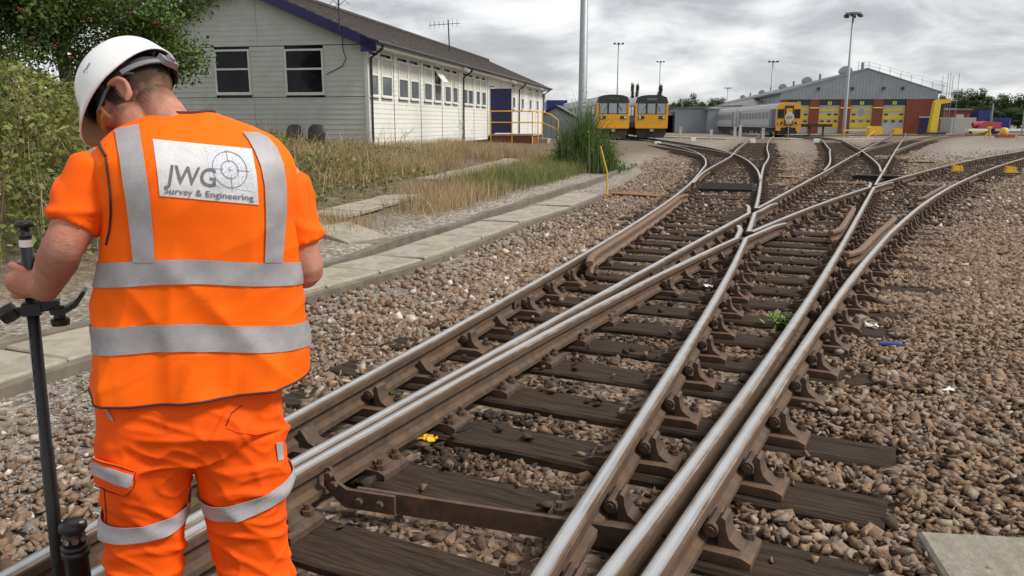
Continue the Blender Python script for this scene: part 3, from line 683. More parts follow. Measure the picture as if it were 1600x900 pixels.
for i, (a, c) in enumerate(bays):
    h = [q for q in wins if q[0] < c and q[1] > a]+[q for q in doors if q[0] < c and q[1] > a]
    if i > 7:
        wn = [(a+.35, a+1.05, zb0, zt0)]; h += wn
        for q in wn: window('long', *q, zb0+(zt0-zb0)*.54, M['glassl'], M['blind'])
    clad('long', a+.025, c-.025, .14, WT, h, M['cladside'])
for u in jx+[q[1] for q in bays[6:-1]]:
    MB().span((-.02, u-.024, .1), (.012, u+.024, WT)).build('joint_strip', M['gutter'], hut)
MB().span((-HW, .05, -.5), (-.03, HL, .13)).build('plinth', M['gutter'], hut)
MB().span((-HW+.05, .06, .12), (-.06, HL-.05, WT-.02)).build('core', M['glassd'], hut)
# door leaf standing open, square to the wall
dl_ = MB().span((.03, DY-.045, .42), (1.05, DY, 2.42)).build('door', M['navy'], hut)
MB().tube([(.9, DY-.05, 1.4), (.9, DY-.11, 1.4), (.78, DY-.11, 1.4)], .012, 6).build('handle', M['upvc'], dl_)
MB().span((-.02, DY-.08, .4), (.05, DY-.046, 2.5)).span((-.02, DY+1.0, .4), (.05, DY+1.08, 2.5)).span((-.02, DY, 2.44), (.05, DY+1.0, 2.5)).build('door_frame', M['upvc'], hut)
# roof, tile courses stepped
def roof():
    b = MB(); n = 17; ov = .42; slope = HW/2+ov
    for sgn in (1, -1):
        for i in range(n):
            t0, t1 = i/n, (i+1)/n+.006
            def P(t, lift): 
                x = ov-t*slope; z = WT+.02-ov*RP+t*slope*RP
                return (x if sgn > 0 else -HW-x, z+lift)
            a, c = P(t0, .055), P(t1, .025); a0, c0 = P(t0, .0), P(t1, .0)
            b.prism([a0, a, c, c0], -.38, HL+.35)
    r_ = b.build('roof', M['tile'], hut)
    rg = MB(); k = 70
    for i in range(k): rg.tube([(-HW/2, -.36+i*(HL+.7)/k, WT+HW/2*RP+.07), (-HW/2, -.36+(i+.97)*(HL+.7)/k, WT+HW/2*RP+.07)], .12, 8)
    rg.build('ridge_tile', M['tile'], r_); return r_
rf = roof()
for sgn in (1, -1):
    b = MB(); x0, x1 = (.46, -HW/2) if sgn > 0 else (-HW-.46, -HW/2); z0 = WT-.46*RP
    b.prism([(x0, z0-.24), (x0, z0+.05), (x1, WT+HW/2*RP+.04), (x1, WT+HW/2*RP-.25)], -.43, -.385); b.build('bargeboard', M['navy'], hut)
b = MB().span((-.0, -.38, WT-.22), (.40, -.02, WT-.2)).prism([(.0, WT-.42), (.44, WT-.42), (.44, WT-.16), (0, WT+.02)], -.43, -.40); b.build('box_end', M['navy'], hut)
MB().span((.36, -.36, WT-.30), (.395, HL+.3, WT-.12)).span((.0, -.02, WT-.30), (.36, HL+.3, WT-.28)).build('fascia', M['upvc'], hut)
MB().tube([(.46, -.38, WT-.17), (.46, HL+.3, WT-.17)], .06, 8).build('gutter', M['gutter'], hut)
for u in (.10, on_wall(722, 200, 'long')[0], on_wall(809, 180, 'long')[0], HL-.6):
    MB().tube([(.46, u, WT-.18), (.44, u, WT-.3), (.09, u, WT-.55), (.075, u, 1.0), (.075, u, .1)], .038, 8).build('downpipe', M['gutter'], hut)
for u in (on_wall(786, 125, 'long')[0], on_wall(832, 140, 'long')[0], on_wall(708, 120, 'long')[0]):
    MB().box((.55, u, WT-.34), (.22, .16, .1), Matrix.Rotation(R(25), 3, 'Y')).tube([(.38, u, WT-.22), (.5, u, WT-.3)], .02, 6).build('floodlight', M['upvc'], hut)
# aerials and cable
uA = on_wall(746, 120, 'long')[0]+2.0; q = Vector((-1.8, uA, WT+1.8*RP))
b = MB().tube([q, q+Vector((-.05, 0, 1.5))], .03, 6).tube([q+Vector((-.9, -.2, 1.25)), q+Vector((.5, .1, 1.35))], .014, 5)
for i in range(7): p = q+Vector((-.85+i*.2, -.19+i*.04, 1.255+i*.014)); b.tube([p+Vector((0, 0, -.16)), p+Vector((0, 0, .16))], .009, 4)
b.build('television_aerial', M['gutter'], hut)
ua, za = on_wall(541, 48, 'gable'); b = MB().tube([(ua, -.45, za-.1), (ua, -.45, za+.85)], .022, 6)
for dx, dz in ((-.25, .7), (.3, .68), (-.12, .55)): b.tube([(ua, -.45, za+.6), (ua+dx*.6, -.45, za+dz+.06), (ua+dx, -.45, za+dz-.05)], .009, 4)
b.build('wire_aerial', M['gutter'], hut)
pts = [on_wall(x, y, 'gable') for x, y in ((535, 50), (536, 75), (541, 92), (536, 103), (523, 110), (511, 116))]
MB().tube([(u, -.035, z) for u, z in pts], .011, 5).build('cable', M['gutter'], hut)
# entrance landing and yellow rails
ld = empty('entrance_landing', HM @ Vector((0, DY-.4, 0)), R(-11.6), label='brick landing with yellow handrails outside the open navy door', cat='landing')
MB().span((.12, 0, -.35), (2.1, 2.6, .30)).build('plinth', M['brick'], ld)
MB().span((.08, -.05, .302), (2.15, 2.65, .37)).build('slab', M['concrete'], ld)
def bars(lst, name, r=.026):
    for a in lst: MB().tube(a, r, 8).build(name, M['yellow'], ld)
T_ = 1.40
bars([[(x, -.03, -.3), (x, -.03, T_)] for x in (.15, 1.15, 2.1)]+[[(2.13, y_, -.3), (2.13, y_, T_)] for y_ in (1.3, 2.6)]+[[(2.9, 2.6, -.3), (2.9, 2.6, 1.0)]], 'post')
bars([[(.15, -.03, T_), (2.1, -.03, T_)], [(.15, -.03, T_-.5), (2.1, -.03, T_-.5)], [(2.13, 0, T_), (2.13, 2.6, T_), (2.5, 2.6, T_-.1), (2.9, 2.6, T_-.4)], [(2.13, 0, T_-.5), (2.13, 2.6, T_-.5), (2.9, 2.6, .55)]], 'handrail')
MB().span((2.15, 1.5, -.3), (2.55, 2.55, .15)).build('step', M['concrete'], ld)
# two black plastic seats against the gable
def chair(px, rz, label):
    q = onland(px, 243); q = at(px, 240, 21.6); z = terr(q.x, q.y); e = empty('plastic_chair', (q.x, q.y, z-.02), rz, label=label, cat='chair', group='black chairs by the gable')
    e.scale = (.95, .95, .80)
    P = [(-.2, .5), (-.24, .62), (-.25, .85), (-.2, 1.02), (-.1, 1.08), (.1, 1.08), (.2, 1.02), (.25, .85), (.24, .62), (.2, .5)]
    b = MB(); n = len(P); vs = []
    for dy, sc in ((-.02, .9), (.0, 1), (.05, .98)):
        for x, z_ in P: vs.append((x*sc, .18+dy+(z_-.5)*.22-(1-abs(x)/.25)*-.04, .78+(z_-.78)*sc))
    b.add(vs, [tuple(range(n)), tuple(range(3*n-1, 2*n-1, -1))]+[(k*n+i, (k+1)*n+i, (k+1)*n+(i+1) % n, k*n+(i+1) % n) for k in range(2) for i in range(n)])
    b.build('backrest', M['black'], e, True)
    MB().prism([(-.24, -.26), (.24, -.26), (.25, .16), (.18, .22), (-.18, .22), (-.25, .16)], .44, .50, 'z').build('seat', M['black'], e)
    for sx in (-1, 1):
        MB().tube([(sx*.2, -.22, .44), (sx*.24, -.26, 0)], .014, 6).build('leg', M['black'], e); MB().tube([(sx*.2, .2, .5), (sx*.24, .3, 0)], .014, 6).build('leg', M['black'], e)
chair(456, R(-8), 'black plastic chair by the gable, the one nearer the tree'); chair(494, R(4), 'black plastic chair by the gable, the one nearer the downpipe')
# ---------------------------------------------------------------- concrete trough lids and slabs
def slab_mesh(L, W, H, seed, kerf=.012):
    r = random.Random(seed); m = MB(); j = lambda: r.uniform(-kerf, kerf); b = .012
    c = [(-L/2+j(), -W/2+j()), (L/2+j(), -W/2+j()), (L/2+j(), W/2+j()), (-L/2+j(), W/2+j())]
    vs = [(x, y, -H) for x, y in c]+[(x, y, -b) for x, y in c]+[(x*(1-2*b/L), y*(1-2*b/W), 0) for x, y in c]
    m.add(vs, [(3, 2, 1, 0), (8, 9, 10, 11)]+[(k*4+i, k*4+(i+1) % 4, (k+1)*4+(i+1) % 4, (k+1)*4+i) for k in (0, 1) for i in range(4)])
    return m.mesh('lid', [M['concrete']])
SLABS = [slab_mesh(.80, .64, .06, i) for i in range(4)]
tr = empty('cable_trough', label='concrete cable trough with a row of pale lids running beside the first rail', cat='trough')
tp = smooth_path([(-4.1, 2.6), (-3.45, 4.0), (-2.95, 5.3), (-1.85, 7.5), (-1.3, 8.65), (-.73, 10.25), (-.1, 12.2), (.65, 14.1), (1.6, 17.1)], .05)
acc = 0; last = tp[0]; k = 0
for i in range(1, len(tp)):
    if (tp[i]-last).length >= .825:
        a, b_ = last, tp[i]; d = b_-a; o = obj('lid', SLABS[k % 4], parent=tr); o.location = ((a.x+b_.x)/2, (a.y+b_.y)/2, .065+random.uniform(-.01, .01))
        o.rotation_euler = (random.uniform(-.025, .025), random.uniform(-.015, .015), math.atan2(d.y, d.x)+random.uniform(-.012, .012)); last = tp[i]; k += 1
for off, nm in ((.36, 'trough_side'), (-.36, 'trough_side')):
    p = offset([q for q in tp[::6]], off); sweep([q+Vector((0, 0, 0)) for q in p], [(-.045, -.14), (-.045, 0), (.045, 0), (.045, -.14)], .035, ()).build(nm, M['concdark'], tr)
kp = smooth_path([(-4.45, 2.7), (-3.85, 4.2), (-2.35, 7.2), (-1.83, 8.6), (-1.5, 9.85), (-.80, 11.65), (-.18, 13.8), (1.22, 18.2), (2.1, 20.7), (3.0, 24), (3.7, 27)], .4)
kp = [q+Vector((.03*math.sin(q.y*2.3), 0, 0)) for q in kp]
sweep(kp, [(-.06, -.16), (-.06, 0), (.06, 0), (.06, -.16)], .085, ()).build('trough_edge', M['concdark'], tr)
sw = empty('slab_path', label='line of concrete slabs half buried in dry grass below the hut', cat='path')
for seg in (((492, 345), (570, 326), (642, 305)), ((668, 284), (735, 269), (806, 251))):
    P = smooth_path([onland(*q) for q in seg], .05); last = P[0]
    for q in P:
        if (q-last).length >= .83:
            d = q-last; o = obj('slab', SLABS[k % 4], parent=sw); k += 1; c = (q+last)/2; o.location = (c.x, c.y, terr(c.x, c.y)+.07); sl_ = (terr(q.x, q.y)-terr(last.x, last.y))/d.length
            o.rotation_euler = (random.uniform(-.03, .03), -math.atan(sl_)+random.uniform(-.03, .03), math.atan2(d.y, d.x)); last = q
q = onland(545, 372); o = obj('concrete_slab', slab_mesh(1.0, .62, .07, 9), label='loose concrete slab lying tilted on the gravel between the two slab rows', cat='slab'); o.location = (q.x, q.y, terr(q.x, q.y)+.085); o.rotation_euler = (R(3), R(6), R(-48))
q0 = flat(1457, 842, .05); sl0 = slab_mesh(1.2, .9, .07, 21); sl0.materials.clear(); sl0.materials.append(mat('pitted_concrete', (.29, .265, .21), (.21, .19, .15), .95, 0, 22, bump=.012, bscale=38, c3=(.12, .11, .085), c3s=30, c3r=(.62, .70))); o = obj('concrete_slab', sl0, label='rough concrete slab lying on the ballast at the bottom right corner', cat='slab'); o.location = (q0.x+.50, q0.y-.46, .045); o.rotation_euler = (R(1), R(-1), R(-9))
# ---------------------------------------------------------------- leaves and grass
def leafmesh(name, P, size, m, tone, up=.5, droop=0, fold=.25, aspect=.55):
    n = len(P); a = rng.uniform(0, 6.283, n); el = rng.normal(0, .6, n)
    d = np.stack([np.cos(a)*np.cos(el), np.sin(a)*np.cos(el), np.sin(el)-droop], 1); d /= np.linalg.norm(d, axis=1)[:, None]
    nn = rng.normal(0, 1, (n, 3)); nn[:, 2] += up*2; s = np.cross(d, nn); s /= np.linalg.norm(s, axis=1)[:, None]+1e-9; nn = np.cross(s, d)
    L = size*rng.uniform(.6, 1.3, n); W = L*aspect
    p0 = P; p2 = P+d*L[:, None]; mid = P+d*(L*.45)[:, None]-nn*(fold*W)[:, None]
    v1 = mid+s*(W*.5)[:, None]+nn*(fold*W*1.2)[:, None]; v3 = mid-s*(W*.5)[:, None]+nn*(fold*W*1.2)[:, None]
    V = np.stack([p0, v1, p2, v3], 1).reshape(-1, 3); i = np.arange(n)*4
    F = np.stack([np.stack([i, i+1, i+2], 1), np.stack([i, i+2, i+3], 1)], 1).reshape(-1, 3)
    return fastmesh(name, V, F, m, np.repeat(tone, 2))
def blades(name, X, Y, Z, h, wd, m, tone, lean=.35, fall=None):
    n = len(X); a = rng.uniform(0, 6.283, n); ln = np.abs(rng.normal(0, lean, n))*h
    b = rng.uniform(0, 6.283, n); sx, sy = np.cos(b)*wd, np.sin(b)*wd
    dx, dy = np.cos(a)*ln, np.sin(a)*ln
    if fall is not None: dx += fall[0]*h; dy += fall[1]*h
    p = np.stack([X, Y, Z], 1); m1 = p+np.stack([dx*.35, dy*.35, h*.6], 1); t = p+np.stack([dx, dy, h], 1); s = np.stack([sx, sy, 0*sx], 1)
    V = np.stack([p-s, p+s, m1+s*.8, m1-s*.8, t], 1).reshape(-1, 3); i = np.arange(n)*5
    F = np.stack([np.stack([i, i+1, i+2], 1), np.stack([i, i+2, i+3], 1), np.stack([i+3, i+2, i+4], 1)], 1).reshape(-1, 3)
    return fastmesh(name, V, F, m, np.repeat(tone, 3))
LEAF = mat('leaf_green', (.1, .1, .1), rough=.55, scale=0, spec=.4, trans=.25, attr=[(0, (.032, .058, .012)), (.4, (.085, .140, .028)), (.75, (.155, .21, .048)), (1, (.25, .29, .09))])
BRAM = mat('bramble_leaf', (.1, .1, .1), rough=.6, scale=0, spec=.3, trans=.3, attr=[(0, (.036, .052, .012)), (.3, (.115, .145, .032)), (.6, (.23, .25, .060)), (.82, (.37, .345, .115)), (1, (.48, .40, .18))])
DRY = mat('dry_grass', (.1, .1, .1), rough=.8, scale=0, spec=.2, trans=.3, attr=[(0, (.20, .125, .065)), (.35, (.37, .26, .145)), (.7, (.52, .40, .235)), (1, (.62, .52, .33))])
GRN = mat('green_grass', (.1, .1, .1), rough=.7, scale=0, spec=.3, trans=.3, attr=[(0, (.07, .10, .025)), (.4, (.15, .19, .055)), (.7, (.27, .27, .10)), (1, (.42, .36, .18))])
BROOM = mat('broom_green', (.1, .1, .1), rough=.6, scale=0, spec=.35, trans=.3, attr=[(0, (.035, .065, .018)), (.5, (.10, .155, .042)), (1, (.23, .29, .09))])
BARK = mat('bark', (.09, .07, .05), (.05, .04, .03), .95, 0, 14, (1, 1, .3), .01, 20)
def side_of(X, Y, a, b):   # >0 left of the line a->b
    return (b[0]-a[0])*(Y-a[1])-(b[1]-a[1])*(X-a[0])
def brambles():
    n = 420000; X = rng.uniform(-17, .5, n); Y = rng.uniform(6.5, 23.2, n)
    dl = (X+2.0)*-.956+(Y-8.2)*.2926
    wob = np.array([noise.noise((x*.5, y*.5, 1.3)) for x, y in zip(X, Y)]); w2 = np.array([noise.noise((x*1.9, y*1.9, 5.3)) for x, y in zip(X, Y)])
    inner = dl-2.05+.5*wob-np.clip((Y-13)/7, 0, 1.2)*1.1            # distance inside the thicket edge
    front = Y-(6.7+.35*wob)
    hb = HI.to_3x3(); ly = np.array((hb @ Vector((0, 1, 0))).xy); 
    behind = (X-HC.x)*math.sin(R(11.6))+(Y-HC.y)*math.cos(R(11.6))   # keeps clear of the gable
    H = np.clip(inner/1.6, 0, 1)**.6*(1-.52*sstep(-9, -4.5, X)*sstep(11, 15.5, Y))*(.62+.95*sstep(-3.0, -7.5, X)*sstep(17, 11, Y)+.2*wob+.16*w2+.25*sstep(-4, -8, X))
    H *= sstep(0, .6, front)*sstep(-.15, -.9, behind)
    dens = np.clip(H*1.3, 0, 1)*np.where(Y < 13, 1, .75)*.55
    k = (H > .07) & (rng.random(n) < dens) & (Y > -X*.9-1.5)
    X, Y, H, w2 = X[k], Y[k], H[k], w2[k]; Z = terr(X, Y)+H*(1-rng.random(len(X))**2.2*.8)
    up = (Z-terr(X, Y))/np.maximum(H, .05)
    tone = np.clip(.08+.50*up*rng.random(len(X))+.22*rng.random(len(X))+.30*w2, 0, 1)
    e = empty('bramble_thicket', (0, 0, 0), label='tangled bramble thicket with yellowing leaves between the tree and the hut', cat='brambles')
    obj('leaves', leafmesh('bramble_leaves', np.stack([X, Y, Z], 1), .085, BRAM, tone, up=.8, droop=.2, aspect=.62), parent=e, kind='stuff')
    nb = 9000; i = rng.integers(0, len(X), nb)
    me = blades('canes', X[i], Y[i], terr(X[i], Y[i])+H[i]*.6, rng.uniform(.25, .75, nb), .006, DRY, rng.random(nb)*.8, .9); obj('canes', me, parent=e, kind='stuff')
    m = blades('g', X[i], Y[i], terr(X[i], Y[i]), H[i]*rng.uniform(.7, 1.35, nb), .005, GRN, np.clip(rng.random(nb)*.7+.3, 0, 1), .35); obj('stems', m, parent=e, kind='stuff')
brambles()
def grasses():
    # dry grass between the kerb and the slab path, greener towards the far end
    n = 240000; X = rng.uniform(-6, 5.5, n); Y = rng.uniform(8.5, 34, n); dl = (X+2.0)*-.956+(Y-8.2)*.2926
    wob = np.array([noise.noise((x*.55, y*.45, 8.1)) for x, y in zip(X, Y)])
    behind = (X-HC.x)*math.sin(R(11.6))+(Y-HC.y)*math.cos(R(11.6)); wallx = (X-HC.x)*math.cos(R(11.6))-(Y-HC.y)*math.sin(R(11.6))
    inhut = (behind > -.1) & (wallx < .1)
    d1 = sstep(.45, 1.0, dl)*sstep(2.5, 1.9, dl-np.clip((Y-16)/10, 0, .9))*sstep(9.8, 11.5, Y)
    d2 = sstep(2.9, 3.3, dl)*sstep(11.5, 14, Y)*.9
    dens = np.maximum(d1, d2)*np.clip(.62+1.5*wob, .02, 1)*sstep(32, 27, Y)
    for o_ in sw.children: dens = dens*np.where(np.hypot(X-o_.location.x, Y-o_.location.y) < .46, .03, 1)
    k = (rng.random(n) < dens) & ~inhut & (Y < 33)
    X, Y, dl, wob = X[k], Y[k], dl[k], wob[k]
    h = rng.uniform(.12, .42, len(X))*(.7+.3*sstep(10, 16, Y))*np.where(dl > 3, 1.15, 1)
    gp = np.clip(sstep(15.5, 19, Y)*sstep(2.6, 1.6, dl)+.18*(rng.random(len(X)) < .3), 0, 1); isg = rng.random(len(X)) < gp
    for s, m, nm, lb in ((~isg, DRY, 'dry_grass', 'straw-coloured dry grass along the slab path and below the hut'), (isg, GRN, 'green_grass', 'taller greenish grass around the foot of the lamp column')):
        me = blades(nm, X[s], Y[s], terr(X[s], Y[s])-.01, h[s]*(1.2 if m is GRN else 1), .0045 if m is DRY else .005, m, np.clip(rng.beta(2, 2, s.sum())+wob[s]*.3, 0, 1), .45)
        obj(nm, me, label=lb, cat='grass', kind='stuff')
grasses()
def weed(name, q, h, n, lb, m=None, spread=.12):
    e = empty(name, q, label=lb, cat='weed'); r = np.random.default_rng(int(abs(q[0])*100+n))
    P = np.stack([r.normal(0, spread, n), r.normal(0, spread, n), r.random(n)*h], 1)
    obj('leaves', leafmesh('weed', P, .055, m or LEAF, r.random(n)*.5+.5, up=1), parent=e)
    b = MB()
    for i in range(6): b.tube([(0, 0, -.03), (r.normal(0, spread*.5), r.normal(0, spread*.5), h*.5), (r.normal(0, spread), r.normal(0, spread), h)], .004, 4)
    b.build('stem', GW, e)
GW = mat('weed_stem', (.12, .2, .04), (.16, .24, .06), .6)
WEED = mat('weed_leaf', (.1, .1, .1), rough=.5, scale=0, trans=.3, attr=[(0, (.10, .20, .03)), (1, (.26, .42, .08))])
q = flat(1217, 508); weed('green_weed', (q.x, q.y, -.02), .11, 48, 'bright green weed growing between the timbers near the right pair of rails', WEED, .05)
q = flat(604, 615); weed('green_weed', (q.x, q.y, -.03), .09, 26, 'small green weed sprouting beside the first rail', WEED, .04)
q = flat(510, 652); weed('green_weed', (q.x, q.y, -.04), .05, 30, 'low green weed between the closed rails beside the man', WEED, .06)
for px, py, hh, lb in ((721, 222, 1.0, 'thin weed against the hut wall by the second downpipe'), (570, 232, .8, 'weedy stalks at the corner of the hut'), (630, 230, .7, 'tall stalk growing below the third pair of hut windows')):
    q = onland(px, py+6); weed('wall_weed', (q.x, q.y, terr(q.x, q.y)), hh, 60, lb, BROOM, .16)
# tree with red berries
def limb_tree(e, H, R0, seed, n=7):
    r = random.Random(seed); b = MB(); b.tube([(0, 0, -.3), (.08, .05, H*.25), (-.05, .1, H*.5), (.1, 0, H*.8)], [R0, R0*.8, R0*.55, R0*.2], 9)
    for i in range(n):
        a = 6.283*i/n+r.uniform(-.3, .3); z = H*(.22+.45*r.random()); l = H*.4*r.uniform(.7, 1.1)
        b.tube([(0, .05, z), (math.cos(a)*l*.5, math.sin(a)*l*.5, z+l*.45), (math.cos(a)*l, math.sin(a)*l, z+l*.7)], [R0*.45, R0*.28, R0*.08], 6)
    return b.build('trunk', BARK, e, True)
def crown_points(n, rad, cz, clumps, seed, cr=(.5, .95)):
    r = np.random.default_rng(seed); d = r.normal(0, 1, (clumps, 3)); d /= np.linalg.norm(d, axis=1)[:, None]
    c = d*(r.random(clumps)**.42)[:, None]*np.array(rad); c[:, 2] += cz; s = r.uniform(*cr, clumps)
    i = r.integers(0, clumps, n); v = r.normal(0, 1, (n, 3)); v /= np.linalg.norm(v, axis=1)[:, None]
    P = c[i]+v*(s[i]*r.random(n)**.45)[:, None]*np.array([1, 1, .75])
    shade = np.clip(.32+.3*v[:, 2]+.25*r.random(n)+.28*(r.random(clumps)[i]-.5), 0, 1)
    return P, shade
tb = at(105, 190, 15.5); te = empty('berry_tree', (tb.x, tb.y, terr(tb.x, tb.y)), label='bushy dark green tree with a few red berries at the left edge', cat='tree')
limb_tree(te, 5.2, .16, 3)
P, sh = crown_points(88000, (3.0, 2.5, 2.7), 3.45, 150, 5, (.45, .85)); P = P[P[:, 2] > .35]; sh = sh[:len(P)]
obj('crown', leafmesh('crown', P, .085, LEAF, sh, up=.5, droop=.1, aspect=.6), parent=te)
b = MB(); rr = random.Random(4)
for px, py in ((244, 37), (266, 41), (84, 70), (88, 133), (8, 150), (15, 158), (30, 15), (300, 90), (50, 60), (200, 20), (140, 30), (37, 16), (110, 95)):
    q = at(px, py, 13.0+rr.random()*.4)-Vector(te.location)
    for k_ in range(4):
        c = q+Vector((rr.gauss(0, .028), rr.gauss(0, .03), rr.gauss(0, .025))); b.lathe([(.003, -.015), (.013, -.008), (.015, .004), (.006, .015)], c, 7)
b.build('berries', mat('berry_red', (.22, .012, .012), (.15, .01, .01), .4), te, True)
# ---------------------------------------------------------------- trains
M.update(
    tyel=mat('train_yellow', (.72, .34, .012), (.66, .30, .012), .4, 0, 3, c3=(.45, .24, .03), c3s=2, c3r=(.62, .8)),
    tblk=mat('train_black', (.020, .022, .024), (.03, .032, .035), .35, 0, 4),
    tsil=mat('train_silver', (.50, .50, .50), (.42, .42, .42), .45, .1, 3),
    tgrey=mat('train_grey', (.22, .225, .24), (.18, .185, .2), .5, 0, 3),
    tpurple=mat('train_violet', (.075, .07, .13), (.06, .055, .11), .5, 0, 3),
    tund=mat('train_underframe', (.022, .020, .019), (.045, .038, .032), .85, 0, 6),
    tglass=mat('train_glass_reflection', (.30, .34, .36), (.24, .27, .29), .12, 0, 2, spec=.6),  # pale base colour stands in for sky reflected in the glass
    tlamp=mat('train_lamp', (.85, .83, .75), (.8, .78, .7), .2, 0, 4),
    shedg=mat('shed_cladding', (.30, .335, .36), (.26, .295, .32), .6, 0, .6, bump=.004, bscale=8),
    shedbrick=mat('shed_brick', (.24, .062, .038), (.17, .047, .03), .9, 0, 3, bump=.006, bscale=18),
    shedroof=mat('shed_roof', (.15, .15, .145), (.10, .10, .098), .8, 0, .7, (1, .3, 1), c3=(.22, .215, .2), c3s=.4, c3r=(.5, .7)),
    doorg=mat('door_grey', (.46, .46, .44), (.40, .40, .38), .5, 0, 3),
    signy=mat('sign_yellow', (.75, .72, .04), (.7, .66, .04), .5, 0, 3),
    contblue=mat('container_blue', (.02, .035, .22), (.018, .03, .18), .5, 0, 2),
    redp=mat('red_paint', (.42, .05, .06), (.35, .04, .05), .5, 0, 3),
    signg=mat('sign_grey', (.24, .26, .28), (.2, .22, .24), .5, .2, 3),
)
def body_poly(w, zb, ze, zt, n=7, low=.06):
    P = [(-w/2+low, zb), (-w/2, zb+.35), (-w/2, ze)]
    for i in range(1, n): a = math.pi*i/n; P.append((-w/2*math.cos(a)*(1 if True else 1), ze+(zt-ze)*math.sin(a)**.45))
    return P+[(w/2, ze), (w/2, zb+.35), (w/2-low, zb)]
def wheelset(e, y, zr=.19):
    for sx in (-.72, .72):
        MB().lathe([(.10, -.06), (.42, -.06), (.44, -.04), (.44, .02), (.40, .06), (.12, .06)], (sx, y, zr+.44), 16, Matrix.Rotation(R(90), 3, 'Y')).build('wheel', M['tund'], e)
def pacer(px, d, rz, label, blind, led):
    q = at(px, 210, d); e = empty('parked_train', (q.x, q.y, 0), rz, label=label, cat='train', group='yellow-fronted trains parked in the yard')
    w, zb, ze, zt = 2.8, 1.15, 3.25, 3.92; P = body_poly(w, zb, ze, zt)
    for y0, y1 in ((.12, 15.2), (15.7, 31)):
        MB().prism(P, y0, y1).build('body', M['tsil'], e)
        for sx in (-1, 1):
            MB().span((sx*1.402, y0+.4, 2.1), (sx*1.412, y1-.4, 3.05)).build('window_band', M['tblk'], e)
            MB().span((sx*1.402, y0+.2, 1.2), (sx*1.408, y1-.2, 1.62)).build('lower_stripe', M['tgrey'], e)
            for k in range(6): MB().span((sx*1.413, y0+1+k*2.25, 2.2), (sx*1.42, y0+2.6+k*2.25, 2.95)).build('side_window', M['glassl'], e)
        MB().span((-1.2, y0+.5, .5), (1.2, y1-.5, 1.149)).build('underframe', M['tund'], e)
        for y_ in (y0+3, y1-3): wheelset(e, y_)
    MB().prism([(x, z) for x, z in body_poly(w, 2.2, ze, zt)], -.02, .118).build('cab_dome', M['tblk'], e)
    yf = MB().prism([(-1.34, 1.15), (1.34, 1.15), (1.4, 1.35), (1.4, 2.28), (-1.4, 2.28), (-1.4, 1.35)], -.07, .119).span((-1.403, -.06, 2.281), (-1.22, .10, 3.22)).span((1.22, -.06, 2.281), (1.403, .10, 3.22)); yf.build('front_panel', M['tyel'], e)
    MB().span((-1.37, -.11, 1.10), (1.37, -.071, 1.24)).build('bumper', M['tyel'], e)
    for x0, x1 in ((-1.15, -.52), (-.36, .30), (.44, 1.16)): MB().span((x0, -.05, 2.34), (x1, -.022, 3.18)).build('windscreen', M['tglass'], e)
    for sx in (-1, 1):
        b = MB().span((sx*.62, -.095, 1.88), (sx*1.16, -.072, 2.14)).build('headlight', M['tblk'], e)
        MB().lathe([(.085, 0), (.085, .03), (.05, .045)], (sx*1.02, -.096, 2.01), 10, Matrix.Rotation(R(90), 3, 'X')).build('lamp', M['tlamp'], b)
    MB().span((-.42, -.05, 3.46), (.42, -.021, 3.66)).build('destination_blind', mat('blind_'+blind, *led, rough=.5), e)
    MB().prism([(-1.05, .30), (1.05, .30), (1.25, .6), (1.25, 1.09), (-1.25, 1.09), (-1.25, .6)], -.02, .45).build('skirt', M['tund'], e)
    MB().span((-.16, -.32, .82), (.16, -.021, 1.05)).tube([(0, -.42, .93), (0, -.32, .93)], .11, 8).build('coupler', M['grey'], e)
    for sx in (-1, 1): MB().tube([(sx*.4, -.06, 3.2), (sx*.75, -.065, 2.6)], .02, 4).build('wiper', M['tblk'], e)
pacer(957, 69, R(3), 'parked train with a yellow front and green destination blind, nearest the lamp column', 'green', ((.03, .09, .03), (.02, .05, .02)))
pacer(1017, 70, R(-2), 'parked train with a yellow front and pale destination blind, beside the other one', 'pale', ((.16, .17, .16), (.1, .11, .1)))
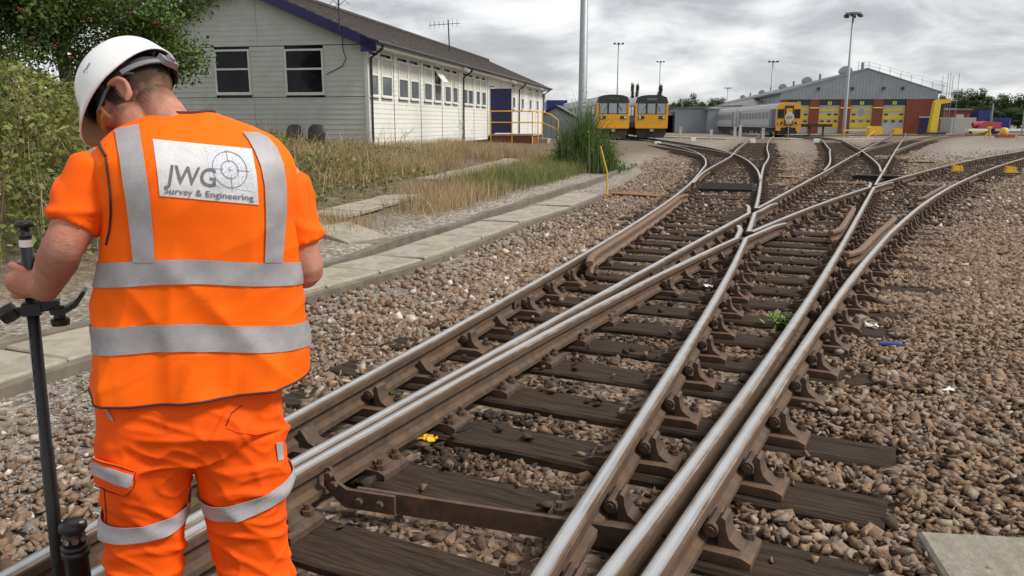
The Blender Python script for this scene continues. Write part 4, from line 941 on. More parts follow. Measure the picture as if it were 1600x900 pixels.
def sprinter():
    q = at(1231, 205, 92); e = empty('parked_train', (q.x, q.y, 0), R(-4.7), label='silver two-car train with a yellow corridor-ended front, standing by the shed', cat='train', group='yellow-fronted trains parked in the yard')
    w, zb, ze, zt = 2.75, 1.05, 3.2, 3.85; P = body_poly(w, zb, ze, zt)
    for i, (y0, y1) in enumerate(((.35, 23.0), (23.7, 46.4))):
        MB().prism(P, y0, y1).build('body', M['tsil'], e)
        MB().prism([(-1.1, 3.6), (-.9, 3.88), (.9, 3.88), (1.1, 3.6)], y0+.5, y1-.5).build('roof_panel', M['tgrey'], e)
        for sx in (-1, 1):
            for k in range(9): MB().span((sx*1.377, y0+3.6+k*1.95, 2.05), (sx*1.392, y0+5.1+k*1.95, 2.85)).build('side_window', M['tgrey'], e)
            for yd in (y0+1.9, y1-2.4): MB().span((sx*1.377, yd, 1.15), (sx*1.395, yd+1.2, 3.1)).build('door', M['tgrey'], e)
            if i == 0: MB().span((sx*1.376, y0+.1, 1.1), (sx*1.386, y0+1.8, 3.15)).build('cab_side', M['tpurple'], e)
        MB().span((-1.15, y0+.5, .55), (1.15, y1-.5, 1.049)).build('underframe', M['tund'], e)
        for yb in (y0+3.5, y1-3.5):
            for dy in (-1.3, 1.3): wheelset(e, yb+dy)
    MB().span((-.7, 23.01, 1.2), (.7, 23.69, 3.4)).build('gangway', M['tblk'], e)
    MB().prism(body_poly(w, zb, ze, zt-.05), 0, .349).build('front_panel', M['tyel'], e)
    MB().span((-.48, -.10, 1.3), (.48, -.002, 3.5)).build('gangway_frame', M['tblk'], e)
    MB().span((-.33, -.13, 1.45), (.33, -.101, 3.2)).build('gangway_door', M['tyel'], e)
    for sx in (-1, 1):
        MB().span((sx*.56, -.03, 2.1), (sx*1.25, -.002, 3.1)).build('windscreen', M['glassd'], e)
        b = MB().span((sx*.66, -.05, 1.42), (sx*1.2, -.002, 1.68)).build('headlight', M['tblk'], e)
        MB().lathe([(.09, 0), (.09, .03), (.05, .045)], (sx*1.05, -.051, 1.55), 10, Matrix.Rotation(R(90), 3, 'X')).build('lamp', M['tlamp'], b)
        MB().span((sx*.85, -.04, .7), (sx*1.37, -.001, 1.04)).build('step_panel', M['tyel'], e)
    MB().span((-1.0, -.02, .35), (1.0, .4, 1.049)).build('skirt', M['tund'], e)
    MB().span((-.2, -.4, .85), (.2, -.021, 1.15)).build('coupler', M['tund'], e)
sprinter()
# ---------------------------------------------------------------- maintenance shed
fx = lambda px: (px-1348)/9.73
fz = lambda py: CH+(193-py)/9.73
def shed():
    c = at(1348, 205, 125); a = R(-8.7); e = empty('maintenance_shed', (c.x, c.y, 0), a, label='large maintenance shed with a grey gable, brick piers and yellow banded doors', cat='building')
    L = 200; xl, xr = fx(1226), fx(1449); ze, zp = fz(147), fz(114.7); zs = fz(157.5)
    MB().prism([(xl, zs), (xr, zs), (xr, ze), (0, zp), (xl, ze)], 0, .35).build('gable', M['shedg'], e)
    for k in range(46):
        x = xl+.4+k*(xr-xl-.6)/46; top = ze+(zp-ze)*(1-abs(x)/(xr if x > 0 else -xl)) - .1
        MB().span((x, -.035, zs+.05), (x+.09, -.001, top)).build('cladding_rib', M['shedg'], e)
    rf_ = MB(); 
    rf_.prism([(xl-.6, ze-.25), (0, zp+.02), (0, zp+.3), (xl-.6, ze+.03)], .36, L).prism([(0.01, zp+.02), (xr+.6, ze-.25), (xr+.6, ze+.03), (.01, zp+.3)], .36, L); rf_.build('roof', M['shedroof'], e)
    MB().prism([(xl-.5, ze-.16), (0, zp+.06), (0, zp+.24), (xl-.5, ze+.04)], -.12, .34).prism([(.01, zp+.06), (xr+.4, ze-.12), (xr+.4, ze+.04), (.01, zp+.24)], -.12, .34).build('verge_trim', M['grey'], e)
    MB().span((xl, .4, 0), (xl+.3, L, ze)).span((xr-.3, .4, 0), (xr, L, ze)).span((xl, L, 0), (xr, L+.3, ze)).build('side_wall', M['shedg'], e)
    for k in range(46): MB().span((xl-.06, 2+k*4, .1), (xl-.001, 2.25+k*4, ze-.3)).build('side_rib', M['grey'], e)
    # lower aisle roof along the left side
    MB().add([(xl-11, 3, 3.9), (xl-.5, 3, 3.9), (xl-.5, 26, ze-.1), (xl-11, 26, 3.95), (xl-.5, L, ze-.1), (xl-11, L, 3.95), (xl-11, 3, 3.6), (xl-.5, 3, 3.6), (xl-11, L, 3.6), (xl-.5, L, 3.6)], [(0, 1, 2), (0, 2, 3), (3, 2, 4, 5), (6, 7, 1, 0), (6, 0, 3, 5, 8), (1, 7, 9, 4, 2), (5, 4, 9, 8)]).build('aisle_roof', M['shedroof'], e)
    MB().span((xl-10.6, 3.4, 0), (xl-10.3, L, 3.65)).build('aisle_wall', M['shedg'], e); MB().prism([(xl-10.6, 0), (xl-.01, 0), (xl-.01, 3.59), (xl-10.6, 3.59)], 3.05, 3.35).build('aisle_gable', M['shedg'], e)
    for k in range(5): MB().tube([(xl-10.8+k*2, 26, 4.02+k*2*(ze-.1-3.95)/10.45), (xl-10.8+k*2, L, 4.02+k*2*(ze-.1-3.95)/10.45)], .14, 5).build('roof_rail', M['tgrey'], e)
    # piers and doors
    dd = [(1237, 1269), (1283, 1313), (1328, 1360), (1374, 1406)]; prev = xl
    for i, (p0, p1) in enumerate(dd):
        x0, x1 = fx(p0), fx(p1)
        if x0-prev > .05: MB().span((prev, 0, 0), (x0, .5, zs-.003)).build('brick_pier', M['shedbrick'], e); MB().span((prev+.02, -.03, fz(169)), (x0-.02, -.001, fz(170.8)+.02)).build('pier_stripe', M['signy'], e)
        prev = x1
        MB().span((x0, .2, fz(166)), (x1, .5, zs-.003)).build('door_header', M['tblk'], e)
        s = MB().span(((x0+x1)/2-.28, .14, fz(165.2)), ((x0+x1)/2+.28, .199, fz(160.6))).build('bay_sign', M['signy'], e)
        MB().span(((x0+x1)/2-.06, .128, fz(164.6)), ((x0+x1)/2+.06, .139, fz(161.4))).build('numeral', M['tblk'], s)
        bands = [(166, 171, 'doorg'), (171, 175, 'signy' if i != 2 else 'tyy'), (175, 180, 'doorg'), (180, 187, 'signy'), (187, 191, 'doorg'), (191, 199, 'signy' if i != 3 else 'doorg'), (199, 206, 'doorg')]
        dr = MB().span((x0, .3, 0), (x1, .42, fz(166)-.003)).build('door', M['doorg'], e)
        for t, b_, m in bands:
            if m in ('signy', 'tyy'): MB().span((x0+.05, .26, max(.05, fz(b_))), (x1-.05, .299, fz(t))).build('yellow_band', M['tsy'], dr)
        for k in range(3):
            for yy in (179, 189):
                if (i + k) % 3 == 1 and yy == 179: continue
                xx = x0+.35+k*(x1-x0-1.1)/2; MB().span((xx, .24, fz(yy+2)), (xx+.5, .259, fz(yy-.6))).build('door_window', M['tblk'], dr)
    MB().span((prev, 0, 0), (xr, .5, zs-.003)).build('brick_wall', M['shedbrick'], e)
    nd = MB().span((fx(1427), -.05, 0), (fx(1445), -.001, fz(185))).build('side_door', M['navy'], e); MB().span((fx(1425), -.3, fz(184.6)), (fx(1447), -.06, fz(183))).build('canopy', M['doorg'], nd)
    for p0 in (1278, 1326, 1370, 1397): MB().span((fx(p0), -.35, fz(144)), (fx(p0)+.35, -.04, fz(140))).build('floodlight', M['tblk'], e)
    # roof ventilators along the near slope
    for px, py, s in ((1316, 119, 1.15), (1256, 131, 1.1), (1219, 138, 1.0), (1187, 143, .9), (1158, 147, .9)):
        # on the roof slope left of the ridge, farther back the more to the left
        kk = (px-800)/1240/1.02
        xloc = -2.2; cs, sn = math.cos(a), math.sin(a)
        # solve c + R(a)*(xloc, t) with x/y = kk
        t = (c.x+cs*xloc-kk*(c.y+sn*xloc))/(kk*cs+sn)
        t = max(4, min(L-3, t)); zz_ = zp-(zp-ze)*(2.2/-xl)
        s *= .72; b = MB(); P = [(math.cos(R(v))*1.25*s, math.sin(R(v))*1.3*s) for v in range(0, 181, 20)]
        b.prism([(x, z+zz_+.35) for x, z in P], t, t+1.1*s).span((-1.0*s, t+.1, zz_-.3), (1.0*s, t+1.0*s, zz_+.35)); b.v = [(x+xloc, y, z) for x, y, z in b.v]
        b.build('ventilator', M['grey'], e)
        MB().tube([(xloc+2.0, t-1.5, zp-.3), (xloc+2.0, t-1.5, zp+1.2)], .22, 8).build('flue', M['tgrey'], e)
    return e, a, c, xl, xr, ze, zp
M['tsy'] = mat('door_yellow', (.68, .52, .03), (.62, .46, .03), .5, 0, 3)
she, sha, shc, sxl, sxr, sze, szp = shed()
# scaffold along the right-hand roof slope
sc = empty('scaffold', (shc.x, shc.y, 0), sha, label='thin scaffold tubes and guard rail over the right roof slope of the shed', cat='scaffold')
sl_ = lambda x: szp-(szp-sze)*x/sxr
for k in range(9):
    x = -1.5+k*1.55; z = sl_(max(x, 0)); MB().tube([(x, -.25, z-.1), (x, -.25, z+1.15)], .035, 5).build('upright', M['grey'], sc)
for h in (.6, 1.1):
    MB().tube([(-1.5, -.25, szp+h), (0, -.25, szp+h), (sxr+.9, -.25, sze+h+.1)], .03, 5).build('guard_rail', M['grey'], sc)
for px, top in ((1452, 125), (1459, 122), (1462.5, 121), (1466, 124), (1474, 121)):
    x = fx(px); MB().tube([(x, -.3, 0), (x, -.3, fz(top))], .04, 5).build('standard', M['grey'], sc)
for py in (150, 160, 172, 185): MB().tube([(fx(1450), -.3, fz(py)), (fx(1476), -.3, fz(py))], .04, 5).build('ledger', M['grey'], sc)
# grey annex at the back left of the yard
def annex():
    q = at(1097, 203, 135); e = empty('shed_annex', (q.x, q.y, 0), R(-6), label='low grey clad annex with a dark open doorway left of the silver train', cat='building')
    MB().span((-4.5, 0, 0), (1.3, .3, 4.0)).span((3.4, 0, 0), (6, .3, 4.0)).span((1.301, 0, 3.3), (3.399, .3, 4.0)).build('wall', M['shedg'], e)
    MB().span((-4.5, .31, 0), (6, 30, 3.9)).build('core', M['tblk'], e)
    MB().prism([(-4.9, 3.95), (6.3, 3.95), (6.3, 4.5), (-4.9, 4.15)], -.3, 30).build('roof', M['shedroof'], e)
    MB().span((2.9, -.06, 3.35), (3.5, -.001, 3.9)).build('bay_sign', M['signy'], e)
    for k in range(14): MB().span((-4.4+k*.42, -.04, .1), (-4.3+k*.42, -.001, 3.9)).build('cladding_rib', M['grey'], e)
    q2 = at(1062, 203, 140); e2 = empty('open_shelter', (q2.x, q2.y, 0), R(-6), label='low flat-roofed shelter with a black opening beside the grey annex', cat='building')
    MB().span((-2.6, 0, 2.9), (2.4, 8, 3.5)).build('roof', M['doorg'], e2); MB().span((-2.6, .2, 0), (-2.3, 8, 2.899)).span((2.1, .2, 0), (2.4, 8, 2.899)).span((-2.299, 7.5, 0), (2.099, 8, 2.899)).build('wall', M['tund'], e2)
annex()
# ---------------------------------------------------------------- masts and signs
def mast(px, top, base, d, r0, head, label, r1=None):
    q = at(px, base, d); e = empty('lighting_mast', (q.x, q.y, -.05), label=label, cat='mast', group='yard lighting masts'); H = at(px, top, d).z+.05
    MB().tube([(0, 0, 0), (0, 0, .8), (0, 0, H)], [r0, r0*.95, r1 or r0*.5], 10).build('column', M['grey'], e, True)
    if head == 'ring':
        MB().lathe([(.1, H-.25), (.95, H-.2), (1.0, H), (.3, H+.1)], (0, 0, 0), 12).build('head_frame', M['grey'], e)
        for k in range(6):
            an = k*1.047; MB().box((math.cos(an)*.95, math.sin(an)*.95, H-.38), (.4, .4, .3), Matrix.Rotation(an, 3, 'Z')).build('lamp', M['tblk'], e)
    elif head == 'cross':
        MB().span((-.9, -.06, H-.06), (.9, .06, H+.06)).build('cross_arm', M['grey'], e)
        for x in (-.75, 0, .75): MB().box((x, -.15, H+.1), (.4, .3, .24)).build('lamp', M['tblk'], e)
mast(1318, 20, 209, 105, .24, 'ring', 'tall grey lighting mast with a ring of lamps in front of the shed doors')
mast(1201, 97, 205, 150, .2, 'cross', 'lighting mast rising behind the silver train')
mast(963, 69, 205, 150, .2, 'cross', 'thin lighting mast behind the train with the green blind')
mast(1028, 97, 205, 190, .2, 'cross', 'thin lighting mast behind the train with the pale blind')
mast(1134, 138, 200, 230, .2, 'cross', 'small far lighting mast above the grey annex')
q = at(909, 232, 26); e = empty('lamp_column', (q.x, q.y, terr(q.x, q.y)-.05), label='thick galvanised lamp column rising out of the frame from the green broom', cat='lamp column')
MB().tube([(0, 0, 0), (0, 0, 1.2), (0, 0, 1.25), (0, 0, 9)], [.17, .165, .145, .10], 16).build('column', M['grey'], e, True)
MB().tube([(0, 0, 8.9), (.3, 0, 9.3), (1.2, 0, 9.4)], .05, 8).build('bracket_arm', M['grey'], e); MB().box((1.5, 0, 9.38), (.7, .25, .12)).build('lamp', M['grey'], e)
# broom bush at its foot
e = empty('broom_bush', (q.x+.02, q.y-.55, terr(q.x, q.y-.55)), label='dark green broom bush with upright stems at the foot of the lamp column', cat='bush')
n = 5200; X = rng.normal(0, .62, n); Y = rng.normal(0, .4, n); h = np.clip(rng.normal(1.15, .38, n), .3, 2.1)*np.exp(-(X/1.2)**2)*(1+.35*np.sin(X*7+1))
obj('stems', blades('broom', X*.8, Y, np.zeros(n), h, .011, BROOM, rng.beta(2, 2.2, n), .25, None), parent=e, kind='stuff')
P = np.stack([X*.95+rng.normal(0, .1, n), Y+rng.normal(0, .1, n), h*rng.uniform(.3, 1.05, n)], 1)
obj('leaves', leafmesh('broom_leaf', P, .11, BROOM, rng.beta(2.4, 2, n), up=.1, aspect=.25), parent=e, kind='stuff')
# yellow marker rod and rusty board at the end of the trough
q = flat(949, 303); MB().tube([(0, 0, -.1), (-.02, 0, .5), (-.17, .02, 1.05)], [.02, .018, .014], 8).box((0, 0, .01), (.12, .1, .06)).build('marker_rod', M['yellow'], loc=(q.x, q.y, -.02), label='thin yellow rod leaning at the end of the trough lids', cat='rod')
rb = mat('rusty_board', (.26, .13, .055), (.18, .09, .04), .85, 0, 8, bump=.003)
for (p0, p1), lb in ((((953, 302), (1032, 307)), 'rusty brown board lying flat between the yellow rod and the first rail'), (((1214, 276), (1258, 279)), 'rusty brown board lying on the ballast left of the black cover')):
    a, b_ = flat(*p0), flat(*p1); d = b_-a; o = MB().box((0, 0, 0), (d.length, .36, .03)).build('flat_board', rb, label=lb, cat='board'); o.location = (a+b_)/2+Vector((0, 0, .012)); o.rotation_euler = (0, 0, math.atan2(d.y, d.x))
q = flat(1345, 243); o = MB().box((0, 0, 0), (1.1, .16, .05)).build('loose_plank', M['timber'], label='short dark plank lying on the pale gravel right of the straight turnout', cat='plank'); q = flat(1437, 254); o.location = (q.x, q.y, .0); o.rotation_euler = (0, 0, R(-6))
def signpost(px, py0, py1, d, shape, label):
    b_ = at(px, py1, d); t = at(px, py0, d); e = empty('yard_sign', (b_.x, b_.y, -.04), label=label, cat='sign')
    MB().tube([(0, 0, 0), (0, 0, t.z+.05)], .04, 8).build('post', M['grey'], e)
    if shape == 'disc':
        f = MB().lathe([(.02, 0), (.45, 0), (.47, .02), (.45, .04), (.02, .04)], (0, -.05, t.z), 24, Matrix.Rotation(R(90), 3, 'X')).build('disc', M['doorg'], e)
        MB().span((-.27, -.102, t.z-.1), (.27, -.092, t.z+.14)).build('panel', M['signg'], f)
    else:
        MB().span((-.32, -.07, t.z-.35), (.32, -.045, t.z+.35)).build('plate', M['signg'], e)
signpost(1231, 183, 214, 80, 'disc', 'round sign on a thin post in front of the silver train'); signpost(1342, 175, 213, 84, 'plate', 'grey rectangular sign on a post in front of the shed doors')
def buffer_stop(px, d, label):
    q = at(px, 208, d); e = empty('buffer_stop', (q.x, q.y, -.04), R(-20), label=label, cat='buffer stop')
    MB().span((-1.75, -.2, 1.15), (1.75, .2, 1.5)).build('beam', M['iron'], e)
    for sx in (-1, 1): MB().prism([(-.6, 0), (.5, 0), (.12, 1.149), (-.12, 1.149)], sx*.75-.12, sx*.75+.12, 'x').build('leg', M['tblk'], e)
    for sx in (-1, 1): MB().tube([(sx*.86, -.2, 1.32), (sx*.86, -.6, 1.32)], [.1, .16], 10).build('buffer', M['tblk'], e)
buffer_stop(1275, 96, 'dark buffer stop between the silver train and the shed doors')
def yrail(px0, px1, d, z, label):
    a, b_ = at(px0, 212, d), at(px1, 212, d); e = empty('safety_barrier', (a.x, a.y, -.04), label=label, cat='barrier'); l = b_.x-a.x
    for x in (0, l): MB().tube([(x, 0, 0), (x, 0, z)], .06, 8).build('post', M['yellow'], e)
    MB().tube([(0, 0, z), (l, 0, z)], .06, 8).build('top_rail', M['yellow'], e)
    MB().tube([(l, 0, .1), (l+1.1, .4, z)], .055, 8).build('brace', M['yellow'], e)
    MB().tube([(l+1.1, .4, 0), (l+1.1, .4, z+.2)], .06, 8).build('end_post', M['yellow'], e)
yrail(1318, 1354, 84, .85, 'yellow tubular safety barrier in front of the shed doors')
q = at(1366, 203, 110); MB().span((-.9, -.5, 0), (.9, .5, .95)).prism([(-.9, .95), (.9, .95), (.6, 1.2), (-.6, 1.2)], -.5, .5).build('equipment_box', M['yellow'], loc=(q.x, q.y, -.04), label='yellow equipment box against the pier right of the third shed door', cat='box')
q = at(1402, 203, 118); MB().span((-.6, -.4, 0), (.6, .4, .7)).prism([(-.6, .7), (.6, .7), (.4, .9), (-.4, .9)], -.4, .4).build('equipment_box', M['yellow'], loc=(q.x, q.y, -.04), label='low yellow box beside the last shed door', cat='box')
# tall yellow lifting column
q = at(1456, 203, 117); e = empty('lifting_column', (q.x, q.y, -.04), R(-4), label='tall yellow lifting column with an overhanging head at the corner of the shed', cat='hoist'); s = 117*1.02/1240
MB().prism([(-.5, .3), (.5, .3), (.75, 4.6), (.3, 4.9), (-.1, 4.6)], -.45, .45).build('column', M['tsy'], e)
MB().prism([(-.1, 4.6), (.3, 4.91), (2.0, 4.95), (2.1, 4.5), (.8, 4.3)], -.44, .44).build('head', M['yellow'], e)
MB().span((-1.6, -.9, 0), (1.6, .9, .299)).build('base', M['tblk'], e); MB().span((.95, -.2, 2.4), (1.25, .2, 4.29)).build('hoist_motor', M['tblk'], e)
# ---------------------------------------------------------------- right edge of the yard
def boxbuild(name, px0, px1, top, bot, d, m, label, cat, dep=6, extra=None, grp=None):
    a, b_ = at(px0, bot, d), at(px1, bot, d); zt = at(px0, top, d).z; e = empty(name, ((a.x+b_.x)/2, a.y, -.05), label=label, cat=cat, group=grp); w_ = b_.x-a.x
    MB().span((-w_/2, 0, 0), (w_/2, dep, zt)).build('shell', m, e)
    if extra: extra(e, w_, zt, dep)
    return e
def roof_x(e, w_, z, dep): MB().span((-w_/2-.3, -.3, z+.002), (w_/2+.3, dep+.3, z+.35)).build('roof', M['shedroof'], e); MB().span((w_/2-2.6, -.06, z-1.3), (w_/2-1.2, -.001, z-.7)).build('window', M['doorg'], e)
def ribs_x(m):
    def f(e, w_, z, dep):
        n_ = max(6, int(w_/.35))
        for k in range(n_): MB().span((-w_/2+.1+k*(w_-.2)/n_, -.05, .15), (-w_/2+.1+(k+.5)*(w_-.2)/n_, -.001, z-.15)).build('rib', m, e)
        MB().span((-w_/2, -.06, z-.15), (w_/2, .0, z+.02)).build('top_rail', m, e)
        MB().tube([(w_/2-.3, -.09, .4), (w_/2-.3, -.09, z-.3)], .03, 6).build('lock_bar', M['grey'], e)
    return f
boxbuild('brick_outbuilding', 1462, 1513, 172, 205, 150, M['shedbrick'], 'flat-roofed dark brick outbuilding right of the yellow lifting column', 'building', 10, roof_x)
boxbuild('storage_container', 1484, 1523, 183.5, 206, 128, M['doorg'], 'pale grey storage container in front of the brick outbuilding', 'container', 3, ribs_x(M['doorg']))
boxbuild('storage_container', 1526, 1546, 172.5, 203, 150, M['contblue'], 'tall bright blue container in front of the trees', 'container', 6, ribs_x(M['contblue']))
boxbuild('storage_container', 1560, 1578, 184, 204, 135, M['contblue'], 'low dark blue container right of the red machine', 'container', 3, ribs_x(M['contblue']))
boxbuild('storage_container', 854, 886, 156, 200, 95, M['contblue'], 'blue container top showing beyond the grey garden shed', 'container', 5, ribs_x(M['contblue']))
# small grey shed beyond the hut
q = at(868, 205, 62); e = empty('garden_shed', (q.x, q.y, -.05), R(-11.6), label='small grey shed with a dark pitched roof at the far end of the hut', cat='shed')
MB().prism([(-1.6, 0), (1.6, 0), (1.6, 1.9), (0, 2.75), (-1.6, 1.9)], 0, 3).build('wall', M['shedg'], e); MB().prism([(-1.8, 1.8), (0, 2.78), (1.8, 1.8), (1.8, 1.95), (0, 2.95), (-1.8, 1.95)], -.2, 3.2).build('roof', M['tblk'], e)
for k in range(8): MB().span((-1.55+k*.4, -.03, .05), (-1.5+k*.4, -.001, 1.8)).build('board', M['tgrey'], e)
# red machine, white car-like wagon and pump
q = at(1544, 200, 115); e = empty('red_machine', (q.x, q.y, -.05), label='red jib machine working in the yard by the blue container', cat='machine')
MB().prism([(-1.9, .9), (1.2, .9), (1.5, 1.7), (-.8, 1.9), (-1.6, 1.5)], -.7, .7).build('body', M['redp'], e); MB().tube([(1.2, 0, 1.6), (2.4, 0, .2)], [.16, .1], 8).build('jib', M['redp'], e); MB().tube([(-2.2, 0, 1.3), (-1.5, 0, 1.5)], .45, 10).build('counterweight', M['redp'], e)
for x in (-1.2, .6): MB().lathe([(.1, -.2), (.45, -.2), (.45, .2), (.1, .2)], (x, -.7, .46), 14, Matrix.Rotation(R(90), 3, 'X')).build('wheel', M['tblk'], e)
for px, lb in ((1526, 'white flat trolley with a yellow deck left of the red machine'), (1586, 'long white flat trolley at the right edge of the yard')):
    q = at(px, 203, 112); e = empty('yard_trolley', (q.x, q.y, -.05), label=lb, cat='trolley', group='white trolleys'); l = 1.4 if px < 1550 else 2.4
    MB().span((-l, -.6, .55), (l, .6, .85)).build('deck', M['white'], e); MB().span((-l*.7, -.62, .3), (l*.6, -.601, .54)).build('skirt', M['yellow'] if px < 1550 else M['tgrey'], e)
    for x in (-l*.75, l*.75): MB().lathe([(.05, -.08), (.28, -.08), (.28, .08), (.05, .08)], (x, -.5, .29), 12, Matrix.Rotation(R(90), 3, 'X')).build('wheel', M['tblk'], e)
q = at(1568, 213, 84); e = empty('pump_unit', (q.x, q.y, -.04), label='rounded yellow pump unit on a low frame at the right of the yard', cat='pump')
MB().lathe([(.05, .35), (.36, .35), (.40, .6), (.36, 1.0), (.2, 1.12), (.03, 1.14)], (0, 0, 0), 14).build('housing', M['yellow'], e, True); MB().span((-.7, -.35, .1), (1.0, .35, .34)).build('frame', M['redp'], e); MB().tube([(.9, 0, .2), (1.4, 0, .3), (1.4, 0, 0)], .06, 6).build('pipe', M['yellow'], e)
q = at(1543, 214, 84); e = empty('yellow_stand', (q.x, q.y, -.04), label='small yellow stand left of the rounded pump unit', cat='stand')
MB().tube([(-.25, 0, 0), (.05, 0, 1.1)], .07, 6).build('leg', M['yellow'], e); MB().tube([(.3, 0, 0), (.1, 0, 1.1)], .07, 6).build('leg', M['yellow'], e); MB().span((-.1, -.15, 1.05), (.3, .15, 1.25)).build('head', M['yellow'], e)
for px, top, d, lb in ((1547, 161, 120, 'pale post standing behind the red machine'), (1597, 158, 110, 'thin pale post at the right edge of the picture')):
    q = at(px, 205, d); MB().tube([(0, 0, 0), (0, 0, at(px, top, d).z)], [.13, .09], 8).build('yard_post', M['grey'], loc=(q.x, q.y, -.05), label=lb, cat='post', group='yard posts')
# low white posts and concrete walkways
for i, (px, d, h, lb) in enumerate(((1111, 80, 1.0, 'short white post with an orange cap left of the silver train'), (1148, 82, 1.1, 'white post below the coupling of the silver train'), (1156, 82, 1.3, 'taller white post below the coupling of the silver train'), (1192, 80, 1.0, 'white post in front of the first coach of the silver train'), (1063, 84, 1.1, 'slim white post right of the train with the pale blind'))):
    q = at(px, 212, d); e = empty('marker_post', (q.x, q.y, -.04), label=lb, cat='post', group='short white yard posts'); MB().span((-.13, -.08, 0), (.13, .08, h)).build('shaft', M['doorg'], e); MB().span((-.15, -.1, h+.001), (.15, .1, h+.12)).build('cap', M['redp'] if i == 0 else M['doorg'], e)
for i, (px, d) in enumerate(((971, 58), (1028, 56), (1176, 66), (1276, 66), (1083, 72))):
    q = at(px, 219, d); MB().span((-.22, -.15, 0), (.22, .15, .28)).prism([(-.22, .28), (.22, .28), (.16, .34), (-.16, .34)], -.15, .15).build('marker_block', M['white'], loc=(q.x, q.y, -.04), label='white block beside the rails '+('in front of the train with the green blind', 'in front of the train with the pale blind', 'where the far rails bend below the silver train', 'at the far end of the straight turnout', 'between the pale-blind train and the annex')[i], cat='block', group='white marker blocks')
def strip(p0, p1, wd, z=.05):
    a, b_ = flat(*p0), flat(*p1); d = b_-a; o = MB().box((0, 0, 0), (d.length, wd, .16)).build('path', M['concrete'], kind='structure'); o.location = ((a.x+b_.x)/2, (a.y+b_.y)/2, z-.08); o.rotation_euler = (0, 0, math.atan2(d.y, d.x))
strip((1040, 214), (1150, 217.5), 2.4, .06); strip((1195, 216), (1252, 217.5), 2.6, .055); strip((1155, 212), (1330, 213.5), 2.6, .06); strip((1300, 218), (1370, 217), 2.5, .05)
q = flat(965, 232); o = MB().add([flat(*p) for p in ((925, 246), (1000, 244), (1015, 222), (950, 216), (905, 222))], [(0, 1, 2, 3, 4)]).build('pavement', M['concrete'], kind='structure'); o.location = (0, 0, .012)
yl = mat('worn_yellow_line', (.50, .42, .14), (.36, .31, .15), .8, 0, 5)
for a, b_ in (((963, 219), (978, 233)), ((988, 222), (1004, 232))):
    a, b_ = flat(*a), flat(*b_); n_ = (b_-a).normalized(); n_ = Vector((n_.y, -n_.x, 0))*.08; MB().add([a-n_, b_-n_, b_+n_, a+n_], [(0, 1, 2, 3)]).build('painted_line', yl, o, loc=(0, 0, .004))
# ---------------------------------------------------------------- trees behind the yard
FAR = mat('far_leaf', (.1, .1, .1), rough=.7, scale=0, spec=.25, trans=.15, attr=[(0, (.016, .028, .012)), (.4, (.038, .062, .022)), (.75, (.075, .105, .036)), (1, (.12, .15, .055))])
def far_crowns():
    out = []
    for s, (rad, cl) in enumerate((((.42, .42, .46), 38), ((.34, .34, .5), 30), ((.5, .5, .4), 46), ((.30, .30, .55), 26))):
        P, sh = crown_points(7500, rad, .54, cl, 40+s, (.11, .20)); out.append(leafmesh('crown', P, .042, FAR, sh, up=.4, aspect=.75))
    return out
FC = far_crowns()
tk = MB().tube([(0, 0, -.02), (.01, 0, .25), (0, .01, .5), (.01, 0, .85)], [.028, .022, .016, .004], 7)
for a in (0, 1.6, 3.1, 4.6): tk.tube([(0, 0, .3), (math.cos(a)*.15, math.sin(a)*.15, .5), (math.cos(a)*.27, math.sin(a)*.27, .68)], [.012, .008, .003], 5)
TK = tk.mesh('trunk', [BARK])
def far_tree(px, top, d, wd, k, label):
    q = at(px, 200, d); H = at(px, top, d).z+.3; e = empty('far_tree', (q.x, q.y, -.2), random.uniform(0, 6), label=label, cat='tree', group='trees beyond the yard')
    W = wd*d/1240
    for nm, me in (('trunk', TK), ('crown', FC[k % 4])):
        o = obj(nm, me, parent=e); o.scale = (W, W, H/1.02)
